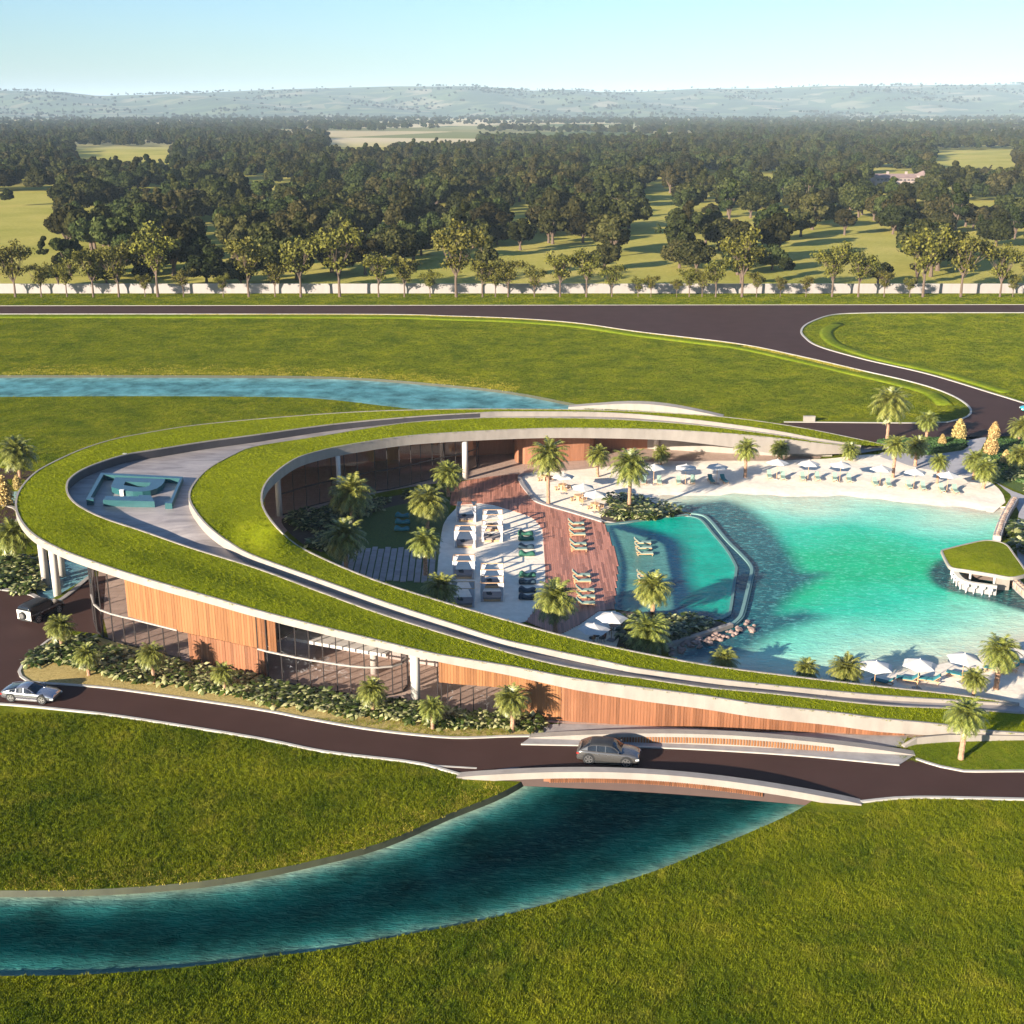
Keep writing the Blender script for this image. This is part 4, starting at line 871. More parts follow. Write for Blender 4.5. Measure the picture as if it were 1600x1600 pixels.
# ================================================================== VEHICLES
def car(name, label, paintm, L, Wd, Ht, prof, gh, wheel_r, wb, loc, rz, roofm=None, spare=False, cladding=None):
    """prof: [(x, z_shoulder, halfwidth factor)], gh: greenhouse [(x_base, x_top)...] = windscreen base/top, rear top/base"""
    t = thing(name, label, 'car', loc, rz); hw = Wd / 2; zb = .22 if not spare else .38
    v = []; f = []; n = 9; fine = np.linspace(prof[0][0], prof[-1][0], 27); prof = [(float(q), *[float(np.mean([np.interp(q + e_, [p[0] for p in prof], [p[c_] for p in prof]) for e_ in (-.12, 0, .12)])) for c_ in (1, 2)]) for q in fine]
    for x, z, k in prof:
        w = hw * k; zm = zb + (z - zb) * .55
        sec = [(0, zb), (w * .82, zb), (w * .97, zb + .12), (w, zm), (w * .985, z - .12), (w * .93, z - .03), (w * .8, z), (w * .4, z + .025), (0, z + .035)]
        v += [(x, y, zz) for y, zz in sec]
    full = len(v)
    v += [(x, -y, z) for x, y, z in v]; m = len(prof)
    for i in range(m - 1):
        for k in range(n - 1):
            a, b, c_, d_ = i * n + k, i * n + k + 1, (i + 1) * n + k + 1, (i + 1) * n + k
            f.append((a, d_, c_, b)); f.append((full + a, full + b, full + c_, full + d_))
    for i in (0, m - 1):
        ring_ = [i * n + k for k in range(n)] + [full + i * n + k for k in range(n - 2, 0, -1)]; f.append(tuple(ring_ if i == 0 else ring_[::-1]))
    obj('body', mesh('body', v, f, True), paintm, t)
    (x0, x1), (x2, x3) = gh; xs_ = [p[0] for p in prof]; zs_ = [p[1] for p in prof]; zr = Ht; wb_ = hw * .92; wt = hw * (.70 if not spare else .83); xm = (x1 + x2) / 2
    zsh = float(np.interp((x0 + x3) / 2, xs_, zs_)); rd = .05 if spare else .12
    key = spline([(x0, 0, float(np.interp(x0, xs_, zs_)) - .02), (x1, 0, zr - .07), (xm, 0, zr), (x2, 0, zr - rd), (x3, 0, float(np.interp(x3, xs_, zs_)) - .01)], .16)
    secs = []
    for q in key:
        zb_ = float(np.interp(q.x, xs_, zs_)) - .03; zt = max(q.z, zb_ + .02); k_ = min(1, (zt - zb_) / (zr - zsh)); wt_ = wb_ + (wt - wb_) * k_
        secs.append([(q.x, wb_, zb_), (q.x, wb_ + (wt_ - wb_) * .8, zb_ + (zt - zb_) * .78), (q.x, wt_ * .93, zb_ + (zt - zb_) * .93), (q.x, wt_ * .55, zt), (q.x, 0, zt + .02 * k_)])
    V_ = []; G_ = []; R_ = []
    for sc_ in secs: V_ += sc_ + [(x_, -y_, z_) for x_, y_, z_ in sc_]
    for i in range(len(secs) - 1):
        top_ = x2 - .05 < (key[i].x + key[i + 1].x) / 2 < x1 + .05
        for s_ in (0, 5):
            for k in range(4):
                a_ = i * 10 + s_ + k; qd = (a_, a_ + 1, a_ + 11, a_ + 10) if s_ else (a_, a_ + 10, a_ + 11, a_ + 1); (R_ if (k >= 1 and top_) else G_).append(qd)
    obj('window_glass', mesh('window_glass', V_, G_, True), M['carglass'], t); obj('roof', mesh('roof', V_, R_, True), roofm or paintm, t)
    pb = MB()
    for s in (-1, 1):
        edge = [Vector((sc_[1][0], s * (sc_[1][1] + .012), sc_[1][2])) for sc_ in secs]; pb.tube(edge, .03, 5)
        low = [Vector((sc_[0][0], s * (sc_[0][1] + .01), sc_[0][2] + .03)) for sc_ in secs]; pb.tube(low, .02, 4)
        for fx in ((.42, .62) if not spare else (.3, .55, .78)): j_ = int(fx * (len(secs) - 1)); pb.tube([low[j_], edge[j_]], .032, 4)
        j_ = int(.80 * (len(secs) - 1)); pb.add([low[j_], low[-2], edge[-2], edge[j_]], [(0, 1, 2, 3), (3, 2, 1, 0)])
    pb.build('pillars', paintm, t)
    for s in (-1, 1):
        hl = prof[-1]; tl = prof[0]
        MB().box((hl[0] - .16, s * hw * .72, hl[1] - .16), (.28, .38, .13), -.35 * s).build('headlight', M['lamp'], t)
        MB().box((tl[0] + .1, s * hw * .74, tl[1] - .16), (.2, .36, .12 if not spare else .3), .2 * s).build('tail_light', M['red'], t)
        MB().box((x0 - .25, s * (hw + .08), zsh + .1), (.12, .2, .13)).build('mirror', paintm, t)
        for xx in (.1, -.85): MB().box((xx, s * (hw * .99), zsh - .2), (.22, .04, .035)).build('door_handle', M['rim'], t)
        MB().box((0, s * hw * .95, zb + .03), (wb - 2 * wheel_r - .1, .1, .12)).build('sill', M['blk'] if not name == 'saloon_car' else M['rim'], t)
        for xx in (wb / 2, -wb / 2):
            MB().tube([(xx, s * hw * .5, wheel_r + .02), (xx, s * (hw * 1.0), wheel_r + .02)], wheel_r * 1.13, 18).build('wheel_arch', M['blk'], t)
            w_ = MB().tube([(xx, s * (hw * .72), wheel_r), (xx, s * (hw * 1.015), wheel_r)], wheel_r, 20).build('wheel', M['tyre'], t)
            rm = MB(); rm.tube([(xx, s * hw * .9, wheel_r), (xx, s * (hw * 1.02), wheel_r)], wheel_r * .2, 8)
            for k in range(5): a = k * 1.2566; rm.box((xx + .33 * wheel_r * math.cos(a), s * hw * 1.018, wheel_r + .33 * wheel_r * math.sin(a)), (wheel_r * .66, .03, wheel_r * .26), 0, 0, -a)
            for k in range(18): a = k * .349; rm.box((xx + .68 * wheel_r * math.cos(a), s * hw * 1.018, wheel_r + .68 * wheel_r * math.sin(a)), (.05, .03, wheel_r * .27), 0, 0, -a)
            rm.build('rim', M['rim'], w_)
    MB().box((prof[-1][0] - .02, 0, prof[-1][1] - .3), (.1, hw * 1.05, .28)).build('grille', M['blk'], t)
    MB().box((prof[0][0] + .03, 0, .48), (.12, hw * 1.7, .16)).build('rear_bumper', M['blk'], t); MB().box((prof[-1][0] - .05, 0, .34), (.14, hw * 1.7, .14)).build('front_bumper', M['blk'], t)
    if spare:
        sp = MB().tube([(-L / 2 - .02, .1, 1.0), (-L / 2 - .24, .1, 1.0)], .39, 20).build('spare_wheel', M['tyre'], t); MB().tube([(-L / 2 - .2, .1, 1.0), (-L / 2 - .26, .1, 1.0)], .27, 16).build('cover', M['rim'], sp)
        MB().box((-L / 2 + .01, 0, 1.0), (.06, Wd * .94, 1.0)).build('tailgate', M['whitemetal'], t)
        for s in (-1, 1): MB().tube([(-1.7, s * .62, Ht + .07), (.5, s * .62, Ht + .07)], .03, 5).build('roof_rail', M['blk'], t)
    return t
p = W(951, 1187, .05)
car('sport_utility_car', 'graphite grey coupe-roofed sport utility car crossing the bridge', M['suv'], 4.95, 2.0, 1.74,
    [(-2.47,.96,.84),(-2.38,1.10,.94),(-2.0,1.15,.99),(-1.2,1.13,1.0),(0,1.11,1.0),(.7,1.11,1.0),(1.1,1.10,.99),(1.8,1.04,.98),(2.25,.95,.94),(2.46,.80,.84)], ((1.12,.35),(-1.45,-2.38)), .44, 3.0, p, -.19, M['blk'])
p = W(50, 1091, .04)
car('saloon_car', 'silver fastback saloon car driving along the front road', M['sedan'], 4.95, 1.92, 1.42,
    [(-2.47,.78,.80),(-2.38,.93,.92),(-2.0,.99,.98),(-1.2,.96,1.0),(0,.92,1.0),(.7,.91,1.0),(1.1,.90,.99),(1.8,.84,.97),(2.25,.74,.92),(2.45,.60,.82)], ((.98,.12),(-.95,-2.28)), .40, 2.92, p, -.16)
p = W(66, 963, .04)
car('off_road_car', 'dark bronze boxy off-road car with a spare wheel on its white tailgate', M['jeep'], 4.7, 1.95, 1.92,
    [(-2.35,1.12,.94),(-2.28,1.16,.99),(-1.2,1.16,1.0),(0,1.16,1.0),(.8,1.16,1.0),(.95,1.14,.98),(1.9,1.10,.96),(2.25,1.05,.93),(2.33,.95,.88)], ((.92,.55),(-2.2,-2.3)), .42, 2.85, p, 1.15, M['blk'], True)
p = W(1614, 643, .05)
car('city_car', 'turquoise car on the drive at the edge of the lawn', M['tealcar'], 4.2, 1.8, 1.48,
    [(-2.1,.80,.80),(-2.0,.93,.93),(-1.0,.98,1.0),(0,.96,1.0),(.8,.95,1.0),(1.6,.86,.96),(2.0,.76,.9),(2.1,.62,.8)], ((.95,.3),(-1.3,-1.95)), .34, 2.5, p, 3.0)
# ================================================================== PLANTS
def cloud(P, Nn, size, rng, aspect=1.0, jit=.7, bend=0.0):
    """leaf quads at points P facing roughly Nn"""
    n = len(P); Nn = Nn + rng.normal(0, jit, (n, 3)); Nn /= np.linalg.norm(Nn, axis=1)[:, None] + 1e-9
    up = rng.normal(0, 1, (n, 3)); a = np.cross(Nn, up); a /= np.linalg.norm(a, axis=1)[:, None] + 1e-9; b = np.cross(Nn, a)
    s = (size * rng.uniform(.6, 1.35, n))[:, None] * .5; a = a * s; b = b * s * aspect
    V = np.stack([P - a - b * .6, P + a * .25 - b, P + a + b * .5, P - a * .3 + b], 1).reshape(-1, 3)
    F = np.arange(4 * n).reshape(-1, 4); return V, F
def np_mesh(name, V, F, mat=None, mats=None):
    me = bpy.data.meshes.new(name); me.vertices.add(len(V)); me.vertices.foreach_set('co', np.asarray(V, np.float32).ravel())
    F = np.asarray(F); k = F.shape[1]; me.loops.add(F.size); me.loops.foreach_set('vertex_index', F.astype(np.int32).ravel()); me.polygons.add(len(F))
    me.polygons.foreach_set('loop_start', np.arange(0, F.size, k, dtype=np.int32)); me.update(calc_edges=True); me.validate()
    if mat: me.materials.append(mat)
    return me
def blobs(rng, n, rx, ry, rz, cz, r0, r1, low=-.35):
    C = []
    for i in range(n):
        d = rng.normal(0, 1, 3); d /= np.linalg.norm(d); d[2] = max(d[2], low); q = d * rng.uniform(.45, .85)
        C.append((q[0] * rx, q[1] * ry, cz + q[2] * rz, rng.uniform(r0, r1)))
    return C
def crown_mesh(name, seed, n, size, spec, mat, jit=.7, aspect=1.0):
    rng = np.random.RandomState(seed); C = np.array(spec(rng)); w = C[:, 3] ** 2; idx = rng.choice(len(C), n, p=w / w.sum())
    d = rng.normal(0, 1, (n, 3)); d /= np.linalg.norm(d, axis=1)[:, None]; rr_ = rng.uniform(.72, 1.05, n)[:, None]
    P = C[idx, :3] + d * C[idx, 3:4] * rr_ * np.array((1, 1, .85)); V, F = cloud(P, d, size, rng, aspect, jit); return np_mesh(name, V, F, mat)
# ---- broadleaf trees of the park beyond the wall
oaks = []
for k in range(6):
    rx = [8.5, 7.2, 9.5, 6.0, 7.8, 4.2][k]; h = [8.5, 9.5, 7.5, 10, 8, 11.5][k]
    cm = crown_mesh('crown', 40 + k, 4200, .95, lambda g: blobs(g, 18, rx * .95, rx * .95, h * .66, h * .82, rx * .24, rx * .42), M['oak'], .38)
    mb = MB(); mb.tube([(0, 0, -.3), (.1, 0, 2), (.0, .1, h * .8)], [.75, .5, .3], 7)
    for a in range(5): mb.tube([(0, 0, 2.2), (rx * .45 * math.cos(a * 1.26), rx * .45 * math.sin(a * 1.26), h * .85)], [.34, .1], 5)
    tm = mb.me('trunk'); tm.materials.append(M['bark']); oaks.append((cm, tm))
def clear_px(x, y, hp):
    """is a base at pixel (x, y), tree hp pixels tall, in front of or on a clearing?"""
    for (a, b, c_, d_) in CLR:
        if a < x < c_ and b < y < d_ + hp * .9: return True
    return False
CLR = [(-500,300,98,372),(-500,360,60,400),(-300,404,80,438),(112,230,272,247),(508,216,610,229),(602,202,748,220),(322,352,362,378),(326,405,360,440),(681,330,713,342),(676,392,704,410),(792,327,830,336),(992,302,1056,338),(962,368,1016,398),(1104,303,1124,316),(1206,318,1238,332),(1236,372,1420,402),(1346,346,1372,366),(1484,388,1640,440),(1458,235,1588,258),(1350,268,1430,280),(1160,396,1200,412),(118,392,150,400),(780,392,830,398)]
rng = np.random.RandomState(11); trees = []
Y = 362.0
while Y < 5200:
    s = np.interp(Y, [360, 600, 1200, 2500, 5200], [12, 12, 13, 22, 34]); hw_ = Y * .46 + 20
    for X in np.arange(-hw_, hw_, s):
        x = X + rng.uniform(-.5, .5) * s; y = Y + rng.uniform(-.5, .5) * s; px, py = pix((x, y, 0)); sc = rng.uniform(.66, 1.2) * (1 if rng.rand() > .12 else .55)
        dens = np.interp(y, [360, 420, 700, 1300, 2200, 5200], [.42, .42, .54, .76, .62, .36])
        clump = math.sin(x * .021 + 2 * math.sin(y * .011)) * math.sin(y * .017 + 1.3)
        if y > 1700 and math.sin(x * .004 + 1.7 * math.sin(y * .0023)) * math.sin(y * .0031 + .6) < -.25: continue
        if 430 < y < 1500 and math.sin(x * .013 + 1.1 * math.sin(y * .009 + 2)) * math.sin(y * .011 + .9 * math.sin(x * .006)) < -.62: continue
        if rng.rand() > dens + .22 * clump or clear_px(px, py, 15 * sc * ppm(Vector((x, y, 0)))): continue
        if y < 372 and sc > .8: sc *= .7
        trees.append((x, y, sc, rng.uniform(0, 6.28), rng.randint(0, 6), px))
    Y += s * .9
# particular landmark trees
for (px, py, wpx, k) in ((145,388,96,2),(12,322,34,3),(70,412,44,5),(240,380,60,1),(1028,372,24,5),(1395,366,58,0),(620,415,84,0),(915,360,70,1),(960,395,60,4)):
    p = W(px, py); trees.append((p.x, p.y, wpx / ppm(p) / 17.5, px, k, px))
vis = sorted([t_ for t_ in trees if -40 < t_[5] < 1640], key=lambda q: -q[2] / q[1])
near = vis[:300]; nearset = set(id(q) for q in near); far = [q for q in trees if id(q) not in nearset]
kinds = ['wide dark oak tree in the park beyond the boundary wall', 'tall dense broadleaf tree in the park beyond the boundary wall', 'broad spreading dark tree in the meadows beyond the boundary wall', 'slim rounded dark tree in the park beyond the boundary wall', 'rounded dark park tree among the woods beyond the wall', 'narrow upright dark tree in the park beyond the boundary wall']
proto_crown = {}
for (x, y, sc, rz, k, _) in near:
    t = thing('park_tree', kinds[k], 'tree', (x, y, 0), rz, sc, 'park trees beyond the wall, ' + kinds[k].split(' tree')[0])
    cr = obj('crown', oaks[k][0], None, t); obj('trunk', oaks[k][1], None, t); proto_crown.setdefault(k, cr)
for k in range(6):
    if k not in proto_crown: proto_crown[k] = next(iter(proto_crown.values()))
# ---- hills on the horizon
sky_pts = [(-400,140),(0,141),(100,143),(160,150),(250,147),(400,141),(480,138),(560,136),(650,135),(730,134),(800,138),(830,142),(880,139),(930,143),(1000,143),(1090,138),(1200,138),(1300,134),(1450,133),(1600,131),(2000,134)]
v = []; f = []; nx, ny = 160, 26; rg = np.random.RandomState(2); ph = rg.uniform(0, 6, 12)
def hill_z(X, yy):
    px = 800 + X * 9000 / yy / (9000 * CT + 15) * FPX; top = CAMH + 9000 * math.tan(math.atan((800 - np.interp(px, *zip(*sky_pts))) / FPX) - TILT)
    u = (yy - 5600) / 3400; prof = (3 * u * u - 2 * u ** 3) if u < 1 else max(0, 1 - (u - 1) * .6)
    und = .14 * math.sin(px * .011 + u * 4 + ph[0]) * math.sin(u * 3.1) + .08 * math.sin(px * .03 + u * 9 + ph[1]) * (u < .95)
    return -2 + max(0, top * (prof + und * (1 - abs(2 * u - 1) if u < 1 else 0)))
for j in range(ny):
    yy = 5600 + 6000 * j / (ny - 1)
    for i in range(nx):
        px = -500 + 2600 * i / (nx - 1); X = (px - 800) / FPX * (9000 * CT + 15) * yy / 9000; v.append((X, yy, hill_z(X, yy)))
for j in range(ny - 1):
    for i in range(nx - 1): f.append((j * nx + i, j * nx + i + 1, (j + 1) * nx + i + 1, (j + 1) * nx + i))
struct(obj('hills', mesh('hills', v, f, True), M['hill']))
hr = np.random.RandomState(8); hill_trees = []
for _ in range(9000):
    yy = hr.uniform(4800, 9000); X = hr.uniform(-.47, .47) * yy; c_ = math.sin(X * .0045 + 2 * math.sin(yy * .004)) * math.sin(yy * .0072 + 1.4 * math.sin(X * .0021)); line = min(abs((X * .6 + yy) % 420 - 210), abs((X - yy * .35) % 650 - 325))
    if c_ > .45 or line < 9: hill_trees.append((X, yy, hr.uniform(.7, 1.3), hr.uniform(0, 6.28), hr.randint(0, 6), hill_z(X, yy) if yy > 5650 else 0.0))
# the far woods, one mass
fm = bpy.data.meshes.new('far_woods'); fm.from_pydata([(q[0], q[1], 0) for q in far] + [(q[0], q[1], q[5]) for q in hill_trees], [], []); far = far + hill_trees
for nm, idx in (('sc', 2), ('rot', 3)): at = fm.attributes.new(nm, 'FLOAT', 'POINT'); at.data.foreach_set('value', [float(q[idx]) for q in far])
at = fm.attributes.new('kind_id', 'INT', 'POINT'); at.data.foreach_set('value', [int(q[4]) for q in far])
FW = obj('far_woods', fm); tag(FW, 'dark green woods stretching away to the hills', 'woods', None, 'stuff')
ng = bpy.data.node_groups.new('scatter_trees', 'GeometryNodeTree'); ng.interface.new_socket('Geometry', in_out='INPUT', socket_type='NodeSocketGeometry'); ng.interface.new_socket('Geometry', in_out='OUTPUT', socket_type='NodeSocketGeometry')
gi, go = ng.nodes.new('NodeGroupInput'), ng.nodes.new('NodeGroupOutput'); jn = ng.nodes.new('GeometryNodeJoinGeometry')
def attr(nm, typ): a = ng.nodes.new('GeometryNodeInputNamedAttribute'); a.data_type = typ; a.inputs[0].default_value = nm; return a.outputs[0]
sca, rota, kd = attr('sc', 'FLOAT'), attr('rot', 'FLOAT'), attr('kind_id', 'INT')
cx = ng.nodes.new('ShaderNodeCombineXYZ'); ng.links.new(rota, cx.inputs[2])
for k in range(6):
    cp = ng.nodes.new('FunctionNodeCompare'); cp.data_type = 'INT'; cp.operation = 'EQUAL'; ng.links.new(kd, cp.inputs[2]); cp.inputs[3].default_value = k
    ip = ng.nodes.new('GeometryNodeInstanceOnPoints'); oi = ng.nodes.new('GeometryNodeObjectInfo'); oi.transform_space = 'ORIGINAL'; oi.inputs['Object'].default_value = proto_crown[k]; oi.inputs['As Instance'].default_value = True
    ng.links.new(gi.outputs[0], ip.inputs['Points']); ng.links.new(cp.outputs[0], ip.inputs['Selection']); ng.links.new(oi.outputs['Geometry'], ip.inputs['Instance']); ng.links.new(cx.outputs[0], ip.inputs['Rotation']); ng.links.new(sca, ip.inputs['Scale']); ng.links.new(ip.outputs[0], jn.inputs[0])
ng.links.new(jn.outputs[0], go.inputs[0]); md = FW.modifiers.new('scatter', 'NODES'); md.node_group = ng
# ---- manor house among the far trees
mp = W(1395, 288); MH = thing('manor_house', 'long low pinkish manor house half hidden among the far trees', 'house', (mp.x, mp.y, 0))
k_ = 1 / ppm(mp)
MB().box((0, 0, 2.2), (95 * k_, 10, 4.4)).build('wall', M['farwall'], MH); MB().box((0, -12, 1.5), (75 * k_, 4, 3)).build('terrace_wall', M['farwall'], MH)
mb = MB(); Lh = 48 * k_; mb.add([(-Lh, -5.6, 4.4), (Lh, -5.6, 4.4), (Lh, 5.6, 4.4), (-Lh, 5.6, 4.4), (-Lh + 4, 0, 7), (Lh - 4, 0, 7)], [(0, 1, 5, 4), (2, 3, 4, 5), (0, 4, 3), (1, 2, 5)]); rf = mb.build('roof', M['roofpink'], MH)
for x in (-.7, -.2, .4): MB().box((x * Lh, 0, 7.2), (1.5, 1.5, 2.4)).build('chimney', M['farwall'], rf)
for x in (-.9, .92): MB().box((x * Lh, -2, 3), (9, 12, 6)).build('end_pavilion', M['farwall'], MH); MB().tube([(x * Lh, -2, 6), (x * Lh, -2, 9)], [6.5, .4], 4).build('pavilion_roof', M['roofpink'], MH)
for i in range(14): MB().box((-Lh * .8 + 1.6 * Lh * i / 13, -5.05, 2.3), (1.6, .2, 2.4)).build('window', M['carglass'], MH)
# ---- boundary wall and its row of young trees
BW = thing('boundary_wall', 'long pale rendered boundary wall behind the row of young trees', 'wall', (0, 353.2, 0))
MB().box((0, 0, 1.25), (560, .4, 2.6)).build('wall', M['wallpale'], BW); MB().box((0, 0, 2.6), (560.2, .52, .12)).build('coping', M['kerb'], BW)
yt = []
for k in range(4):
    g = random.Random(60 + k); mb = MB(); tips = []
    mb.tube([(0, 0, -.2), (.05, .03, 1.6), (0, 0, 3.2)], [.2, .15, .12], 7)
    for a in range(6):
        an = a * 1.05 + g.uniform(-.3, .3); l = g.uniform(1.5, 2.6); z0 = g.uniform(2.0, 3.2); mid = (l * .45 * math.cos(an), l * .45 * math.sin(an), z0 + 1.6); tip = (l * math.cos(an), l * math.sin(an), z0 + g.uniform(2.6, 4.4))
        mb.tube([(0, 0, z0), mid, tip], [.10, .06, .02], 5); tips += [mid, tip]
        for _ in range(2): q = (tip[0] + g.uniform(-1, 1), tip[1] + g.uniform(-1, 1), tip[2] + g.uniform(-.4, 1)); mb.tube([mid, q], [.04, .012], 4); tips.append(q)
    mb.tube([(0, 0, 3.1), (.1, 0, 5), (0, .1, 7.2)], [.12, .08, .02], 5); tips += [(0, 0, 7), (.1, 0, 5.4)]
    tm = mb.me('trunk'); tm.materials.append(M['bark']); rs = np.random.RandomState(k + 5)
    T = np.array(tips); n = 1900; idx = rs.randint(0, len(T), n); d = rs.normal(0, 1, (n, 3)); d /= np.linalg.norm(d, axis=1)[:, None]
    P = T[idx] + d * rs.uniform(.2, 1.15, n)[:, None] * np.array((1.05, 1.05, .8)); V, F = cloud(P, d, .34, rs, .8, 1.0)
    yt.append((np_mesh('crown', V, F, M['young']), tm))
row = [(24,82),(65,52),(105,55),(146,80),(186,80),(227,35),(247,105),(287,45),(349,35),(389,90),(430,55),(470,95),(531,110),(592,68),(632,62),(672,42),(713,108),(754,60),(774,45),(794,60),(835,45),(875,70),(916,72),(956,52),(997,30),(1017,34),(1057,28),(1077,46),(1097,40),(1118,60),(1159,100),(1182,40),(1219,30),(1259,32),(1300,80),(1341,75),(1381,42),(1421,30),(1442,105),(1501,102),(1562,78),(1582,35),(1610,60),(-14,70)]
for i, (x, h) in enumerate(row):
    p = W(x, 464.3); s = h / ppm(p) / 8.0
    big_ = h > 72
    t = thing('young_tree', ('tall olive-leaved' if big_ else 'small olive-leaved' if h < 48 else 'medium olive-leaved') + ' young tree on the verge before the boundary wall', 'tree', (p.x, p.y, 0), i * 1.7, (s * .95, s * .95, s), ('tall' if big_ else 'small' if h < 48 else 'medium') + ' young trees along the wall')
    obj('crown', yt[i % 4][0], None, t); obj('trunk', yt[i % 4][1], None, t)
# ---- date palms
def palm_proto(seed):
    g = np.random.RandomState(seed); V = []; F = []
    def tri(a, b, c_): F.append((len(V), len(V) + 1, len(V) + 2)); V.extend((a, b, c_))
    nf = 78
    for i in range(nf):
        az = i * 2.39996 + g.uniform(-.2, .2); el = math.radians(np.interp(i, [0, nf * .25, nf * .7, nf], [82, 55, 12, -38]) + g.uniform(-9, 9)); L = g.uniform(.86, 1.08) * (1.0 if i > 8 else .85)
        pos = np.array((0, 0, .0)); d = np.array((math.cos(az) * math.cos(el), math.sin(az) * math.cos(el), math.sin(el))); side = np.array((-math.sin(az), math.cos(az), 0)); ns = 11; st_ = L / ns; prev = pos.copy()
        for k in range(ns):
            d = d + np.array((0, 0, -.085 - .012 * k)); d /= np.linalg.norm(d); new = prev + d * st_; w = .011 * (1 - k / ns) + .003
            tri(prev - side * w, prev + side * w, new)
            if k >= 1:
                up = np.cross(side, d); ll = .26 * math.sin(math.pi * (.18 + .78 * k / ns)) + .04
                for s in (-1, 1):
                    for q in (0, .5):
                        o = prev + (new - prev) * q; tip = o + (side * s * .72 + d * .62 + np.array((0, 0, -.30)) + g.normal(0, .10, 3)) * ll; tri(o - d * .022, o + d * .026, tip)
            prev = new
    me = np_mesh('crown', np.array(V), np.array(F), M['palm'])
    tr = []
    for s, lean in ((1, .0), (1, .05), (1, -.04)):
        m = MB(); n = 12; m.tube([(lean * math.sin(3 * k / n), lean * k / n, k / n) for k in range(n + 1)], [(.125 if k % 2 else .105) * (1.25 if k == 0 else 1) * (1 + .25 * (k / n > .86)) for k in range(n + 1)], 9); e = m.me('trunk'); e.materials.append(M['palmbark']); tr.append(e)
    return me, tr
pp = [palm_proto(s) for s in (1, 2, 3)]
palms = [('front', 'date palm in the planted verge before the timber facade', [(99,1018,980,50),(139,1056,1024,46),(241,1067,1024,48),(351,1085,1052,42),(583,1118,1080,52),(676,1140,1107,46),(800,1144,1095,60)]),
 ('tip', 'date palm beside the rounded tip of the building', [(31,748,708,64,'date palm beside the side lane behind the rounded roof tip'),(25,877,836,66,'date palm among shrubs beside the round pond and columns')]),
 ('slope', 'tall date palm on the grass slope by the road', [(1501,1187,1120,70)]),
 ('court', 'date palm in the shaded courtyard garden', [(551,822,772,76),(668,826,785,68),(701,776,742,54),(541,892,840,74),(665,900,848,56),(690,954,920,62)]),
 ('sand', 'tall date palm rising from the sand by the deck', [(857,789,713,68,'tall date palm rising from bare sand at the deck kerb'),(983,800,728,68,'tall date palm rising from the shrub mound by the pool')]),
 ('deck', 'date palm at the edge of the timber deck', [(868,988,937,78)]),
 ('beach', 'small date palm on the back of the long beach', [(934,746,712,42),(1033,727,708,32),(1164,746,702,42),(1217,722,701,34),(1327,720,703,34),(1395,747,697,42),(1430,728,697,42),(1464,756,722,34),(1520,750,720,42),(1536,764,733,46)]),
 ('drive', 'date palm beside the curling drive', [(1386,686,630,66),(1446,690,658,38),(1592,692,668,42),(1590,738,712,46)]),
 ('pool', 'date palm in the bed beside the swimming pool', [(1018,970,920,66,'date palm with a bare trunk at the pool edge'),(1012,1018,990,80,'broad low date palm between pool end and grass roof')]),
 ('shore', 'low date palm on the shore behind the grass roof', [(1130,1056,1032,50),(1258,1072,1046,44),(1320,1078,1046,60)]),
 ('near', 'date palm on the small beach beside the grass roof', [(1556,1078,1020,66,'taller date palm on the small sunlit beach'),(1519,1094,1062,46,'small date palm at the edge of the grass roof and small beach')])]
ci = 0; rp = random.Random(5)
for grp, lab, lst in palms:
    for (x, y, cy, w, *own) in lst:
        b = W(x, y); m_ = ppm(b); dpr = math.atan2(CAMH, b.y); h = max(1.0, (y - cy) / (m_ * math.cos(dpr))); R = w / m_ / 2 * 1.12; ci += 1
        t = thing('date_palm', own[0] if own else lab, 'palm', (b.x, b.y, 0), rp.uniform(0, 6.28), 1, 'date palms: ' + grp); cm, tr = pp[ci % 3]
        c = obj('crown', cm, None, t); c.location = (0, 0, h); c.scale = (R, R, R * .95); k = obj('trunk', tr[ci % 3], None, t); ts = min(2.1, max(1.3, R * .95)); k.scale = (ts, ts, h); k.location = (0, 0, -.05)
# ---- broad-leaved shrubs
def shrub_proto(seed, n=64, big_=.56, hgt=.75, rad=.75):
    g = np.random.RandomState(seed); V = []; F = []
    for i in range(n):
        az = g.uniform(0, 6.28); rr_ = rad * math.sqrt(g.uniform(0, 1)); z = hgt * g.uniform(.3, 1) * (1 - .45 * (rr_ / rad) ** 2); o = np.array((rr_ * math.cos(az), rr_ * math.sin(az), z)); a2 = az + g.uniform(-1, 1); tl = g.uniform(-.5, .55)
        d = np.array((math.cos(a2) * math.cos(tl), math.sin(a2) * math.cos(tl), math.sin(tl))); s = np.array((-math.sin(a2), math.cos(a2), g.uniform(-.3, .3))); L = big_ * g.uniform(.7, 1.25); w = L * .3; q = len(V)
        dr_ = np.array((0, 0, -.22 * L)); V += [o, o + d * L * .45 + s * w + dr_ * .2, o + d * L + dr_, o + d * L * .45 - s * w + dr_ * .2, o + d * L * .5 + np.array((0, 0, .06 * L))]
        F += [(q, q + 1, q + 4), (q + 1, q + 2, q + 4), (q + 2, q + 3, q + 4), (q + 3, q, q + 4)]
    return np_mesh('foliage', np.array(V), np.array(F), M['shrub'])
sp = [shrub_proto(s) for s in range(5)]
stem = MB()
for a in range(5): stem.tube([(0, 0, -.05), (.25 * math.cos(a * 1.26), .25 * math.sin(a * 1.26), .5)], [.03, .015], 4)
stem = stem.me('stem'); stem.materials.append(M['bark'])
rs = random.Random(33)
def shrub(x, y, s, lab, grp, z=.05, mesh_=None):
    t = thing('leafy_shrub', lab, 'shrub', (x, y, z), rs.uniform(0, 6.28), s, grp); obj('foliage', mesh_ or rs.choice(sp), None, t); obj('stem', stem, None, t)
